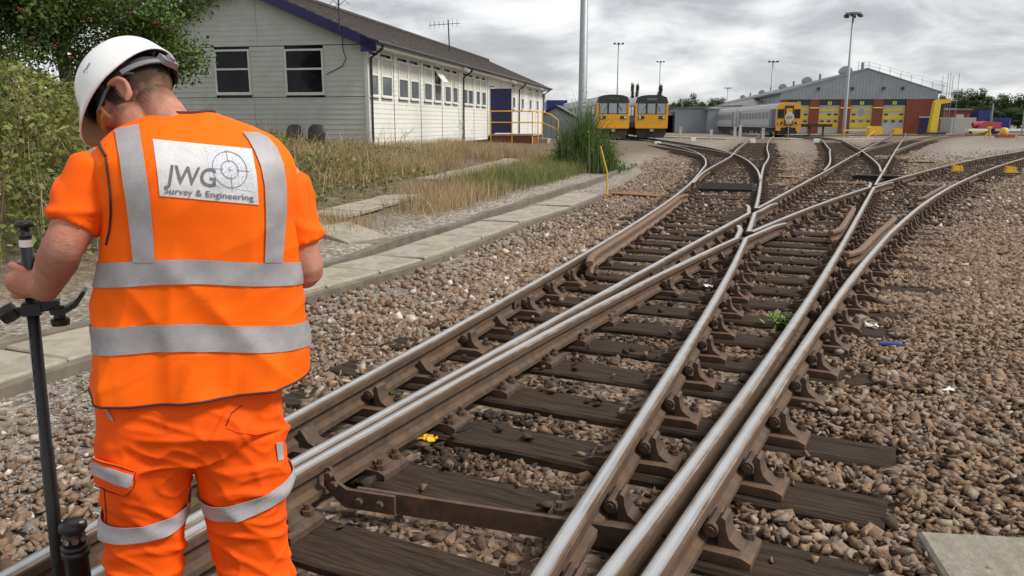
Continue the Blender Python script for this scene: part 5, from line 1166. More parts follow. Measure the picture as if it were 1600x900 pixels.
rows = [(1487, 143, 190, 38, 0, 'dark round tree behind the lifting column'), (1516, 134, 200, 52, 2, 'tallest dark tree behind the blue container'), (1470, 150, 215, 40, 1, 'tree partly hidden by the corner of the shed'), (1543, 152, 210, 40, 1, 'middling tree right of the tallest dark one'), (1562, 148, 205, 44, 0, 'full green tree above the low blue container'), (1590, 142, 180, 56, 2, 'lighter green tree filling the right edge'), (1625, 140, 185, 60, 0, 'broad tree cut by the right edge of the picture'), (1502, 160, 175, 34, 3, 'low dark tree over the brick outbuilding roof'), (1530, 162, 180, 34, 2, 'low bushy tree beside the bright blue container'), (1572, 165, 170, 44, 2, 'low spreading tree over the trolleys'), (1600, 168, 165, 50, 2, 'low spreading tree behind the right edge post'),
 (1062, 150, 230, 34, 2, 'pale far tree right of the pale-blind train'), (1085, 147, 230, 36, 0, 'far tree left of the annex, tallest of its row'), (1108, 150, 235, 36, 2, 'far tree directly above the annex roof'), (1128, 154, 240, 32, 0, 'far tree by the small far mast'), (986, 138, 150, 12, 3, 'slim tree between the two yellow-fronted trains'), (994, 139, 155, 11, 3, 'slimmer second tree between the two yellow-fronted trains'), (1030, 140, 160, 16, 3, 'tree top peeping over the pale-blind train'), (1040, 160, 210, 30, 2, 'dim tree behind the pale-blind train'), (1148, 160, 245, 30, 2, 'far tree hidden low behind the shed roof'), (925, 158, 160, 30, 1, 'dark tree behind the lamp column'), (896, 166, 150, 34, 2, 'dark bush-like tree left of the lamp column'), (868, 170, 170, 40, 2, 'dark tree above the garden shed'), (840, 172, 180, 44, 0, 'tree hidden behind the far end of the hut'), (1008, 165, 200, 34, 2, 'low tree in the gap between the trains'), (1648, 150, 175, 60, 2, 'tree just outside the right edge'), (945, 170, 190, 34, 2, 'low tree behind the green-blind train'), (1075, 168, 200, 40, 2, 'low thick tree left of the shelter'), (1110, 172, 205, 40, 2, 'low thick tree behind the annex')]
for t in rows: far_tree(*t)
# litter between the rails
def litter(px, py, m, kind, label):
    q = flat(px, py, .0)
    if kind == 'tube': o = MB().tube([(-.07, 0, .02), (0, .006, .022), (.07, 0, .02)], [.017, .019, .018], 10).tube([(.071, 0, .02), (.078, 0, .02)], .014, 8).build('plastic_tube', m, loc=(q.x, q.y, .0), label=label, cat='litter')
    else:
        r = random.Random(int(px)); b = MB(); n_ = 6; vs = []
        for i in range(n_):
            for j in range(n_): vs.append(((i/5-.5)*.085+r.uniform(-.01, .01), (j/5-.5)*.06+r.uniform(-.008, .008), .012+r.uniform(0, .025)))
        b.add(vs, [(i*n_+j, (i+1)*n_+j, (i+1)*n_+j+1, i*n_+j+1) for i in range(n_-1) for j in range(n_-1)]); o = b.build('crumpled_litter', m, loc=(q.x, q.y, -.005), label=label, cat='litter'); s_ = o.modifiers.new('t', 'SOLIDIFY'); s_.thickness = .004
    o.rotation_euler = (0, 0, random.uniform(-.4, .4))
litter(1391, 543, M['bluep'], 'tube', 'blue plastic tube lying on the timber ends right of the rails')
litter(1362, 512, M['white'], 'paper', 'white plastic scrap on the ballast above the blue tube')
litter(1107, 449, M['white'], 'paper', 'white scrap lying between the crossing rails')
litter(667, 690, M['yellow'], 'paper', 'yellow rag caught against the closed switch rail')
litter(1478, 613, M['white'], 'paper', 'small white scrap among the stones on the right')
litter(1508, 416, M['white'], 'paper', 'white scrap far out on the right ballast')
# ---------------------------------------------------------------- the surveyor
M.update(
    hivis=mat('hi_vis_orange', (1.0, .145, .001), (.95, .125, .001), .72, 0, 5, bump=.0006, bscale=420, spec=.2, c3=(.88, .12, .003), c3s=2.2, c3r=(.6, .85)),
    hitee=mat('hi_vis_tee', (1.0, .128, .001), (.93, .112, .001), .75, 0, 6, bump=.0006, bscale=500, spec=.2),
    trous=mat('hi_vis_trousers', (.97, .105, .002), (.88, .090, .002), .72, 0, 6, bump=.0006, bscale=420, spec=.2, c3=(.50, .07, .006), c3s=3.0, c3r=(.64, .80)),
    tape=mat('silver_tape', (.40, .375, .385), (.31, .29, .30), .5, .15, 16, bump=.0012, bscale=340, spec=.4, c3=(.25, .235, .24), c3s=6, c3r=(.56, .78)),
    tapeb=mat('bright_silver_tape', (.50, .48, .49), (.40, .385, .40), .45, .15, 14, bump=.001, bscale=200, spec=.4),
    piping=mat('maroon_piping', (.045, .012, .014), (.03, .01, .012), .7),
    skin=mat('skin', (.50, .25, .165), (.40, .165, .105), .5, 0, 26, bump=.002, bscale=180, spec=.35, c3=(.43, .14, .09), c3s=9, c3r=(.50, .72)),
    helm=mat('helmet_white', (.80, .80, .79), (.74, .74, .72), .32, 0, 5, spec=.5, c3=(.60, .59, .56), c3s=9, c3r=(.68, .76)),
    liner=mat('helmet_liner', (.52, .44, .30), (.46, .38, .26), .8),
    strap=mat('helmet_strap', (.035, .03, .033), (.05, .045, .05), .6),
    ratchet=mat('ratchet_grey', (.20, .20, .22), (.16, .16, .18), .45),
    patch=mat('logo_panel_white', (.64, .63, .635), (.56, .55, .56), .6, 0, 14, bump=.004, bscale=22),
    ink=mat('logo_grey_ink', (.16, .155, .165), (.13, .125, .135), .7),
    speck=mat('logo_speckle', (.66, .67, .70), (.40, .43, .48), .7, 0, 420, ramp=(.5, .56), detail=2),
    lens=mat('amber_lens', (.33, .10, .015), (.26, .075, .012), .08, 0, 4),
)
OX = at(312, 500, 1.92); DO = math.hypot(OX.x, OX.y); YAW = math.atan2(-OX.x, OX.y)
GZ = -.03
PM = Matrix.Translation((OX.x, OX.y, 0)) @ Matrix.Rotation(YAW, 4, 'Z'); PI_ = PM.inverted(); CAML = PI_ @ Vector((0, 0, CH))
def lray(px, py): return (PI_.to_3x3() @ ray(px, py)).normalized()
def pl(px, py, t=0.0):                 # pixel -> point on the upright plane t metres in front of the body axis, in the man's own axes
    d = lray(px, py); return CAML+d*((t-CAML.y)/d.y)
man = empty('person', (OX.x, OX.y, 0), YAW, label='man in orange hi-vis and white helmet, seen from behind, holding a survey pole', cat='person')
def ringloft(rings, n=48, ex=2.4, rows=None):
    """rings: (z, cx, cy, a, b); smooth loft, closed at both ends"""
    rings = sorted(rings); zs = np.array([r[0] for r in rings]); A = np.array([r[1:] for r in rings]); m = MB()
    zz_ = np.linspace(zs[0], zs[-1], rows or len(rings)*5); vs = []
    def cubic(z):
        i = int(np.clip(np.searchsorted(zs, z)-1, 0, len(zs)-2)); t = (z-zs[i])/(zs[i+1]-zs[i]); p1, p2 = A[i], A[i+1]
        s1 = (A[min(i+1, len(A)-1)]-A[max(i-1, 0)])/(zs[min(i+1, len(A)-1)]-zs[max(i-1, 0)]); j = i+1
        s2 = (A[min(j+1, len(A)-1)]-A[max(j-1, 0)])/(zs[min(j+1, len(A)-1)]-zs[max(j-1, 0)]); h = zs[i+1]-zs[i]
        return (2*t**3-3*t*t+1)*p1+(t**3-2*t*t+t)*h*s1+(-2*t**3+3*t*t)*p2+(t**3-t*t)*h*s2
    for z in zz_:
        cx, cy, a, b = cubic(z)
        for j in range(n):
            th = 2*math.pi*j/n; c, s = math.cos(th), math.sin(th)
            vs.append(Vector((cx+a*math.copysign(abs(c)**(2/ex), c), cy+b*math.copysign(abs(s)**(2/ex), s), z)))
    k = len(zz_); fs = [(i*n+j, i*n+(j+1) % n, (i+1)*n+(j+1) % n, (i+1)*n+j) for i in range(k-1) for j in range(n)]
    return vs, fs, n, k
def pxring(py, xl, xr, t, b):
    l, r_ = pl(xl, py, t), pl(xr, py, t); return (l.z, (l.x+r_.x)/2, t, (r_.x-l.x)/2, b)
def chain(m, pts, rad, n=14, sub=6):
    pts = [Vector(p) for p in pts]; P, Rr = [], []
    for i in range(len(pts)-1):
        for j in range(sub): t = j/sub; P.append(pts[i].lerp(pts[i+1], t)); Rr.append(rad[i]+(rad[i+1]-rad[i])*t)
    P.append(pts[-1]); Rr.append(rad[-1])
    # smooth the corners a little, round the ends
    for _ in range(3): P = [P[0]]+[(P[i-1]+P[i]*2+P[i+1])/4 for i in range(1, len(P)-1)]+[P[-1]]
    d0, d1 = (P[0]-P[1]).normalized(), (P[-1]-P[-2]).normalized()
    cap = ((.95, .3), (.8, .6), (.5, .86), (.15, .98))
    P2 = [P[0]+d0*Rr[0]*b for a, b in reversed(cap)]+P+[P[-1]+d1*Rr[-1]*b for a, b in cap]
    R2 = [Rr[0]*a for a, b in reversed(cap)]+Rr+[Rr[-1]*a for a, b in cap]
    m.tube(P2, R2, n); return m
def ball(m, c, r, F=None, n=20):
    c = Vector(c); vs = []; fs = []
    for i in range(n+1):
        ph = math.pi*i/n
        for j in range(n):
            th = 2*math.pi*j/n; q = Vector((r[0]*math.sin(ph)*math.cos(th), r[1]*math.sin(ph)*math.sin(th), r[2]*math.cos(ph)))
            vs.append((F @ q if F is not None else q)+c)
    for i in range(n):
        for j in range(n): fs.append((i*n+j, (i+1)*n+j, (i+1)*n+(j+1) % n, i*n+(j+1) % n))
    m.add(vs, fs); return m
def remesh(m, vox, smooth=4, fac=.5):
    me = m.mesh('tmp'); o = bpy.data.objects.new('tmp', me); COL.objects.link(o)
    r_ = o.modifiers.new('r', 'REMESH'); r_.mode = 'VOXEL'; r_.voxel_size = vox
    if smooth: s_ = o.modifiers.new('s', 'SMOOTH'); s_.iterations = smooth; s_.factor = fac
    dg = bpy.context.evaluated_depsgraph_get(); out = bpy.data.meshes.new_from_object(o.evaluated_get(dg)); bpy.data.objects.remove(o); return out
def displace(me, fn):
    me.update(); n = len(me.vertices); co = np.empty(n*3, np.float32); me.vertices.foreach_get('co', co); co = co.reshape(-1, 3)
    no = np.empty(n*3, np.float32); me.vertices.foreach_get('normal', no); no = no.reshape(-1, 3)
    w_ = np.array([fn(*c) for c in co.tolist()], np.float32); co += no*w_[:, None]; me.vertices.foreach_set('co', co.ravel()); me.update()
def bvh(me): return BVHTree.FromPolygons([v.co.copy() for v in me.vertices], [tuple(p.vertices) for p in me.polygons])
def nz3(x, y, z): return noise.noise((x, y, z))
# vest
VR = [pxring(*q) for q in ((616, 139, 481, 0, .152), (575, 141, 480, 0, .148), (535, 144, 478, -.002, .142), (470, 148, 473, -.006, .138), (410, 156, 466, -.012, .136), (350, 160, 461, -.02, .136), (300, 152, 462, -.028, .132), (262, 146, 458, -.026, .124), (238, 150, 447, -.020, .110), (216, 166, 428, -.012, .092), (199, 186, 400, -.003, .074), (186, 215, 365, .004, .058), (176, 240, 335, .010, .042))]
vv, vf, vn, vk = ringloft(VR, 240, 2.5, 190)
mb = MB(); mb.add(vv, vf[:]); mb.add([], []); vest_me = mb.mesh('vest')
zt_, zb_ = max(r[0] for r in VR), min(r[0] for r in VR)
def vest_wr(x, y, z):
    h = (z-zb_)/(zt_-zb_); back = y < 0
    def fold(ang, fa, fl_, k, sd):
        c_, s_ = math.cos(ang), math.sin(ang); return max(0, 1-abs(nz3((x*c_-z*s_)*fa, (x*s_+z*c_)*fl_, sd+y*1.5))*k)**1.4
    w_ = .007*nz3(x*4+z*1.2, y*3, z*2.0)+.0025*nz3(x*11-z*5, y*6, z*7+3)+.0012*nz3(x*26-z*9, y*9, z*16)
    msk = .25+.75*max(0, min(1, nz3(x*3.5, 6.1, z*4)*2+.5)); lowm = max(0, min(1, (.62-h)/.2))
    w_ += .011*fold(.42, 6.5, 1.1, 3.6, 1.7)*msk*(.5+.5*lowm)+.009*fold(-.55, 7.5, 1.3, 4.0, 7.7)*(1.15-msk)*(.35+.65*lowm)+.007*fold(.05, 10, 1.5, 3.8, 4.4)*lowm+.004*fold(1.1, 9, 2.5, 4, 2.2)*msk
    w_ += (.010*math.sin(math.atan2(y, x-VR[0][1])*7+.6)*max(0, 1-h*3.2)**1.5)                                     # hem ripple
    w_ += -.004*math.exp(-((z-1.10)/.02)**2)*nz3(x*9, 0, 3)
    return w_
displace(vest_me, vest_wr)
vest_me.materials.append(M['hivis'])
VB = bvh(vest_me)
vest = obj('vest', vest_me, parent=man, smooth=True)
sm = vest.modifiers.new('t', 'SOLIDIFY'); sm.thickness = .003; sm.offset = -1
# tee shirt: sleeves over a trunk that stays inside the vest
def shrunk(rings, d): return [(z, cx, cy, max(.01, a-d), max(.01, b-d)) for z, cx, cy, a, b in rings]
tm = MB(); a_, b_, *_ = ringloft(shrunk(VR, .022), 60, 2.4, 60); kk = len(a_); tm.add(a_, b_+[tuple(range(59, -1, -1)), tuple(range(kk-60, kk))])
SHL, ELL, HAL = pl(165, 262, .0), pl(99, 385, -.055), pl(44, 442, .165)
SHR, ELR = pl(441, 282, .0), pl(481, 428, -.015); HAR = Vector((ELR.x-.13, .27, ELR.z+.06))
sl0 = pl(112, 352, -.035); sr0 = pl(475, 378, -.010)
dL = (sl0-SHL).normalized(); dR = (sr0-SHR).normalized()
def sleeve(a, b, r0, r1, r2):
    P = [a.lerp(b, t) for t in (-.06, .08, .3, .6, .85, 1.0)]; Rr = [r0*.6, r0*.97, (r0+r1)/2, r1, r2, r2]
    tm.tube(P, Rr, 28)
sleeve(SHL, sl0, .078, .068, .061); sleeve(SHR, sr0, .064, .058, .054)
tee_me = remesh(tm, .007, 3)
def cloth_wr(x, y, z): return .0045*nz3(x*9, y*9, z*12)+.008*max(0, 1-abs(nz3(x*6+z*5, y*6, z*9+4))*4.2)**1.5+.002*nz3(x*25, y*25, z*25)
displace(tee_me, cloth_wr); tee_me.materials.append(M['hitee'])
tee = obj('tee_shirt', tee_me, parent=man, smooth=True)
# stitched sleeve hems
for c, d, r_ in ((sl0, dL, .0615), (sr0, dR, .0545)):
    u = d.orthogonal().normalized(); v = d.cross(u); p = c-d*.024
    MB().tube([p+(u*math.cos(k*.2618)+v*math.sin(k*.2618))*r_ for k in range(25)], .0022, 5, False).build('sleeve_hem', M['hitee'], tee)
# trousers
tr_ = MB()
def addloft(m, rings, n=40, ex=2.3):
    a, b, n_, k_ = ringloft(rings, n, ex); m.add(a, b+[tuple(range(n-1, -1, -1)), tuple(range(len(a)-n, len(a)))])
pel = [pxring(*q) for q in ((565, 172, 448, 0, .105), (600, 158, 441, -.004, .118), (630, 152, 439, -.008, .126), (665, 150, 440, -.012, .130), (700, 152, 442, -.01, .122), (728, 168, 428, 0, .095))]
addloft(tr_, pel)
def leg(rows, foot, r1):
    R_ = [pxring(*q) for q in rows]; z, cx, cy, a, b = R_[-1]
    R_ += [(.24, cx+foot[0]*.5, cy+.01, a*.98, b*.98), (.10, cx+foot[0], cy+.02, a*1.0, b*1.05), (.035, cx+foot[0], cy+.025, a*.98, b*1.05)]
    addloft(tr_, R_); return cx+foot[0], cy+.02
fl = leg(((680, 152, 302, -.008, .112), (715, 152, 305, -.004, .108), (750, 157, 303, .004, .100), (785, 160, 299, .012, .092), (830, 163, 288, .018, .086), (868, 168, 286, .02, .082), (900, 172, 284, .02, .080)), (.005,), 0)
fr = leg(((680, 296, 442, -.008, .112), (715, 301, 445, -.008, .108), (750, 308, 449, -.006, .102), (785, 318, 450, -.004, .095), (820, 327, 442, 0, .090), (860, 336, 447, .004, .087), (900, 343, 457, .006, .087)), (.012,), 0)
trm = remesh(tr_, .0055, 4)
def tro_wr(x, y, z):
    kn = math.exp(-((z-.50)/.16)**2)
    w_ = .007*nz3(x*6, y*6, z*6)+.004*max(0, 1-abs(nz3(x*14+z*9, y*14, z*11))*2.6)**3+.007*max(0, 1-abs(nz3(x*5, y*5, z*12+2+x*4))*3.8)**1.4*(.35+kn)+.0055*max(0, 1-abs(nz3(x*7+z*8, y*7, z*5))*4.5)**1.5
    w_ += .011*max(0, 1-abs(nz3(x*4+z*6, 3+y*3, z*7-x*3))*4.5)**1.5*math.exp(-((z-.72)/.1)**2)
    return w_+.0015*nz3(x*28, y*28, z*28)
displace(trm, tro_wr); trm.materials.append(M['trous']); TB = bvh(trm)
trousers = obj('trousers', trm, parent=man, smooth=True)
# patches and tapes that follow the cloth
def drape(tree, px, py, lift):
    h = tree.ray_cast(CAML, lray(px, py))
    if h[0] is None: return None
    n_ = h[1] if h[1].dot(lray(px, py)) < 0 else -h[1]; return h[0]+n_*lift
def quilt(tree, L, Rr, rows, cols, lift, name, m, parent, thick=.0018):
    """L and Rr: left and right edges as (x, y) pixels down the strip; laid on the cloth"""
    def along(E, t):
        t *= len(E)-1; i = min(int(t), len(E)-2); f = t-i; return (E[i][0]*(1-f)+E[i+1][0]*f, E[i][1]*(1-f)+E[i+1][1]*f)
    g = {}; b = MB(); vs = []
    for i in range(rows+1):
        l, r_ = along(L, i/rows), along(Rr, i/rows)
        for j in range(cols+1):
            t = j/cols; p = drape(tree, l[0]*(1-t)+r_[0]*t, l[1]*(1-t)+r_[1]*t, lift)
            if p is not None: g[i, j] = len(vs); vs.append(p)
    fs = [tuple(g[k] for k in ((i, j), (i+1, j), (i+1, j+1), (i, j+1))) for i in range(rows) for j in range(cols) if all(k in g for k in ((i, j), (i+1, j), (i+1, j+1), (i, j+1)))]
    b.add(vs, fs); o = b.build(name, m, parent, True); s_ = o.modifiers.new('t', 'SOLIDIFY'); s_.thickness = thick; s_.offset = -1; es = o.modifiers.new('e', 'EDGE_SPLIT'); es.split_angle = R(40); return o
quilt(VB, [(180, 204), (188, 250), (197, 310), (204, 360), (209, 410)], [(217, 196), (226, 250), (235, 310), (239, 360), (242, 410)], 40, 8, .0042, 'reflective_brace', M['tape'], man)
quilt(VB, [(379, 208), (388, 220), (398, 238), (407, 260), (413, 290), (415, 330), (414, 370), (413, 410)], [(404, 209), (419, 217), (432, 233), (441, 256), (446, 288), (446, 330), (443, 370), (440, 410)], 56, 8, .0042, 'reflective_brace', M['tape'], man)
def zback(py): h = VB.ray_cast(CAML, lray(310, py)); return h[0].z
def band(tree, cx, cy, zf, wd, r0, lift, name, m, parent, n=150, rows=4):
    vs = []
    for i in range(rows+1):
        rad_ = []
        for j in range(n):
            th = 2*math.pi*j/n; z = zf(th)+wd*(i/rows-.5); h = tree.ray_cast(Vector((cx, cy, z)), Vector((math.cos(th), math.sin(th), 0))); rad_.append(h[3] if h[0] is not None else r0*.8)
        rad_ = [max(sum(rad_[(j+k) % n] for k in (-1, 0, 1))/3, rad_[j]-.001) for j in range(n)]
        for j in range(n): th = 2*math.pi*j/n; r_ = rad_[j]+lift; vs.append((cx+math.cos(th)*r_, cy+math.sin(th)*r_, zf(th)+wd*(i/rows-.5)))
    b = MB(); b.add(vs, [(i*n+j, i*n+(j+1) % n, (i+1)*n+(j+1) % n, (i+1)*n+j) for i in range(rows) for j in range(n)])
    o = b.build(name, m, parent, True); s_ = o.modifiers.new('t', 'SOLIDIFY'); s_.thickness = .0012; s_.offset = -1; es = o.modifiers.new('e', 'EDGE_SPLIT'); es.split_angle = R(40); return o
for ya, yb, sl_a, sl_b in ((405, 443, 409, 445), (506, 550, 504, 545)):
    zc_, ws = (zback(ya)+zback(yb))/2, zback(ya)-zback(yb); zs_ = (pl(155, sl_a).z+pl(155, sl_b).z)/2; zr_ = (pl(470, sl_a-(2 if ya < 450 else 5)).z+pl(470, sl_b-(6 if ya < 450 else 10)).z)/2
    band(VB, VR[0][1], -.01, lambda th, zc_=zc_, zs_=zs_, zr_=zr_: (zs_+zr_)/2+(zr_-zs_)/2*math.cos(th)+(zc_-(zs_+zr_)/2)*max(0, -math.sin(th)), ws, .5, .0036, 'reflective_band', M['tape'], man)
# knee bands
for (pa, pb, pr, tilt) in (((225, 835), 'l', None, 0), ((383, 797), 'r', None, 0)):
    h = TB.ray_cast(CAML, lray(*pa))[0]; cx = pl(225, 835, .018).x if pb == 'l' else pl(383, 800, 0).x
    sl_ = .02 if pb == 'l' else .12
    zc_ = h.z+.014
    band(TB, cx, .015 if pb == 'l' else 0, lambda th, z=zc_, s=sl_: z+.03*max(0, math.sin(th))+s*.16*math.cos(th)-.010*max(0, -math.sin(th)), .046, .112, .0090, 'knee_band', M['tapeb'], man, 70)
# thigh pocket flap
quilt(TB, [(153, 714), (148, 722), (143, 734), (139, 748)], [(213, 735), (211, 745), (206, 758), (198, 771)], 12, 14, .012, 'pocket_flap', M['trous'], man, .006)
quilt(TB, [(147, 719), (141, 734)], [(209, 741), (202, 758)], 8, 14, .0135, 'pocket_stripe', M['tapeb'], man)
quilt(TB, [(430, 692), (433, 720)], [(440, 690), (441, 718)], 6, 3, .004, 'pocket_stripe', M['tapeb'], man)
def seam(tree, pts, r_, name, m, parent, lift=.001, n=24):
    P = []
    for i in range(len(pts)-1):
        for k in range(n//(len(pts)-1)):
            t = k/(n//(len(pts)-1)); q = drape(tree, pts[i][0]*(1-t)+pts[i+1][0]*t, pts[i][1]*(1-t)+pts[i+1][1]*t, lift)
            if q is not None: P.append(q)
    if len(P) > 2: MB().tube(P, r_, 6).build(name, m, parent)
seam(TB, [(353, 665), (362, 645), (380, 632)], .0012, 'pocket_seam', M['piping'], trousers)
seam(TB, [(354, 668), (372, 675), (400, 679), (425, 673)], .001, 'pocket_seam', M['trous'], trousers)
seam(TB, [(152, 715), (182, 725), (213, 736)], .0012, 'pocket_seam', M['piping'], trousers, .0125)
seam(TB, [(213, 736), (206, 758), (198, 771), (170, 763), (140, 749)], .0013, 'pocket_seam', M['piping'], trousers, .0115)
seam(TB, [(163, 760), (166, 800), (167, 820)], .0012, 'pocket_seam', M['piping'], trousers)
seam(TB, [(304, 735), (320, 700), (340, 665), (352, 640)], .0018, 'seat_seam', M['trous'], trousers)
quilt(TB, [(160, 632), (176, 658)], [(164, 631), (179, 656)], 6, 2, .003, 'side_tab', M['tape'], trousers)
# dark piping: neckline, armholes, hem
allb = MB()
def piping(pts, r_=.0036, nm='piping', tree=VB): seam(tree, pts, r_, nm, M['piping'], vest, .002, 40)
top_ = [vest_me.vertices[(vk-1)*vn+j].co.copy() for j in range(vn)]
MB().tube(top_+[top_[0]], .0045, 6, False).build('neck_piping', M['piping'], vest)
TEEB = bvh(tee_me)
piping([(150, 212), (158, 232), (166, 245)], .0036); piping([(166, 246), (173, 300), (174, 335), (172, 360), (166, 385)], .0026)
hem = []
for j in range(vn): hem.append(vest_me.vertices[j].co.copy())
MB().tube(hem+[hem[0]], .0032, 6, False).build('hem_piping', M['piping'], vest)
# logo panel
PC4 = ((239, 218), (393, 233), (404, 320), (250, 306))
lp = quilt(VB, [(239, 218), (245, 262), (250, 306)], [(393, 233), (401, 276), (404, 320)], 22, 30, .0020, 'logo_panel', M['patch'], man, .0008)
def map_text(txt, TL, TR, BL, BR, m, name, bold=0):
    cu = bpy.data.curves.new('t', 'FONT'); cu.body = txt; cu.resolution_u = 4; cu.offset = bold; o = bpy.data.objects.new('t', cu); COL.objects.link(o)
    dg = bpy.context.evaluated_depsgraph_get(); me = bpy.data.meshes.new_from_object(o.evaluated_get(dg)); bpy.data.objects.remove(o)
    bm = bmesh.new(); bm.from_mesh(me); bmesh.ops.triangulate(bm, faces=bm.faces)
    bmesh.ops.subdivide_edges(bm, edges=[e_ for e_ in bm.edges if e_.calc_length() > .12], cuts=2, use_grid_fill=False); bm.to_mesh(me); bm.free()
    X = [v.co.x for v in me.vertices]; x0, x1 = min(X), max(X); cap = .70
    for v in me.vertices:
        u = (v.co.x-x0)/(x1-x0); w_ = v.co.y/cap
        px = (BL[0]*(1-u)+BR[0]*u)*(1-w_)+(TL[0]*(1-u)+TR[0]*u)*w_; py = (BL[1]*(1-u)+BR[1]*u)*(1-w_)+(TL[1]*(1-u)+TR[1]*u)*w_
        v.co = drape(VB, px, py, .0034)
    return obj(name, me, m, lp)
map_text('JWG', (262, 257.5), (338, 264.5), (258, 285.5), (337, 292), M['ink'], 'lettering', .012)
map_text('Survey & Engineering', (258, 292), (395.5, 304.5), (257.5, 302), (396, 313.5), M['ink'], 'lettering', .008)
quilt(VB, [(322, 231), (330, 290)], [(391, 238), (398, 300)], 14, 16, .0026, 'speckled_square', M['speck'], lp, .0004)
def inked(pts, wpx, name):
    vs = []
    for i, (x, y) in enumerate(pts):
        a, b = pts[max(i-1, 0)], pts[min(i+1, len(pts)-1)]; dx, dy = b[0]-a[0], b[1]-a[1]; l = math.hypot(dx, dy); nx, ny = -dy/l*wpx/2, dx/l*wpx/2
        vs += [drape(VB, x+nx, y+ny, .0038), drape(VB, x-nx, y-ny, .0038)]
    MB().add(vs, [(2*i, 2*i+1, 2*i+3, 2*i+2) for i in range(len(pts)-1)]).build(name, M['ink'], lp)
cxp, cyp = 358.8, 265.6
for r_, wp in ((26.8, .9), (13.2, .9)): inked([(cxp+math.cos(k*.1309)*r_+math.sin(k*.1309)*r_*.06, cyp+math.sin(k*.1309)*r_*1.02+math.cos(k*.1309)*r_*.10) for k in range(49)], wp, 'target_ring')
inked([(326.5, 263.5), (349, 265)], .7, 'target_line'); inked([(369, 266.6), (390, 268.2)], .7, 'target_line'); inked([(352.5, 236), (357, 256)], .7, 'target_line'); inked([(360.5, 275), (363, 298)], .7, 'target_line')
inked([(354.5, 265.3), (363.5, 266)], .6, 'target_line'); inked([(358.4, 261.5), (359.3, 270)], .6, 'target_line')
# ---- survey pole
PT = pl(39.5, 372, .21); PB2 = pl(83, 800, .19); pd = (PB2-PT).normalized()
def pole_at(z): return PT+pd*((z-PT.z)/pd.z)
# ---- head frame
HF = Vector((-.66, .14, -.73)).normalized(); HU = Vector((-.48, .58, .57)); HU = (HU-HF*HU.dot(HF)).normalized(); HR = HF.cross(HU)
HFm = Matrix((HR, HF, HU)).transposed(); HC0 = pl(214, 152, .07)
def hd(x, y, z): return HC0+HFm @ Vector((x, y, z))
# ---- body: one continuous skin
bd = MB(); a_, b_, *_ = ringloft(shrunk(VR, .05), 40, 2.3, 40); kk = len(a_); bd.add(a_, b_+[tuple(range(39, -1, -1)), tuple(range(kk-40, kk))])
ball(bd, hd(0, -.012, .022), (.070, .088, .080), HFm, 28); ball(bd, hd(0, .036, -.045), (.055, .060, .072), HFm, 22); ball(bd, hd(0, .070, -.098), (.027, .024, .022), HFm)
ball(bd, hd(0, .074, .012), (.055, .024, .016), HFm); chain(bd, [hd(0, .092, .002), hd(0, .108, -.026), hd(0, .102, -.034)], [.008, .013, .012], 12)
for sx in (-1, 1):
    ball(bd, hd(sx*.0735, -.004, -.026), (.006, .019, .032), HFm @ Matrix.Rotation(sx*R(18), 3, 'Z') @ Matrix.Rotation(R(-12), 3, 'X'), 22)
    chain(bd, [hd(sx*(.079+.006*math.sin(k*.45)), .010-.034*math.sin(k*.42)*(1 if k < 8 else .9), -.012+.032*math.cos(k*.42)-.010) for k in range(8)], [.0062]*8, 10, 3); ball(bd, hd(sx*.071, .0, -.040), (.010, .009, .014), HFm)
    ball(bd, hd(sx*.038, .078, -.022), (.020, .018, .016), HFm)
chain(bd, [hd(-.018, .094, -.066), hd(0, .098, -.064), hd(.018, .094, -.066)], [.006, .008, .006], 10); chain(bd, [hd(-.016, .092, -.076), hd(0, .096, -.077), hd(.016, .092, -.076)], [.006, .008, .006], 10)
NB = pl(272, 215, -.01)
chain(bd, [hd(0, -.020, -.035), hd(0, -.030, -.085)*.6+NB*.4, NB+Vector((.0, .0, .0)), NB+Vector((.02, 0, -.12))], [.050, .047, .052, .08], 24)
chain(bd, [pl(205, 225, 0), NB, pl(370, 228, -.005)], [.040, .050, .040], 20)
def arm(sh, el, wr, rr):
    fo = el.lerp(wr, .3); chain(bd, [sh, sh.lerp(el, .5), el, fo, wr], rr, 22, 8)
PH = pole_at(HAL.z)
PALM = PH+Vector((-.004, -.038, 0)); WR = PALM+Vector((.052, -.055, -.012))
arm(SHL, ELL, WR, [.052, .050, .043, .045, .029])
palm = MB()
chain(bd, [WR, PALM+Vector((.008, -.004, -.002)), PALM+Vector((-.016, .004, .002))], [.029, .033, .029], 18)
for i in range(4):
    z = .037-.0245*i; L_ = (1.0, 1.08, 1.02, .85)[i]; c = pole_at(PH.z+z)
    k0 = c+Vector((-.028, -.028+.002*i, .004)); k1 = c+Vector((-.038, .000, .002)); k2 = c+Vector((-.028*1, .029, 0)); k3 = c+Vector((-.004, .036*L_, -.001)); k4 = c+Vector((.016*L_, .022, -.001))
    chain(bd, [PALM+Vector((-.004, .002, z*.8)), k0, k1, k2, k3, k4], [.012, .0108, .0098, .0094, .009, .008], 12, 4)
c = pole_at(PH.z+.052); chain(bd, [WR.lerp(PALM, .45)+Vector((.006, .002, .015)), c+Vector((.028, -.026, -.012)), c+Vector((.030, .004, .0)), c+Vector((.014, .030, .004))], [.016, .0135, .012, .009], 12, 5)
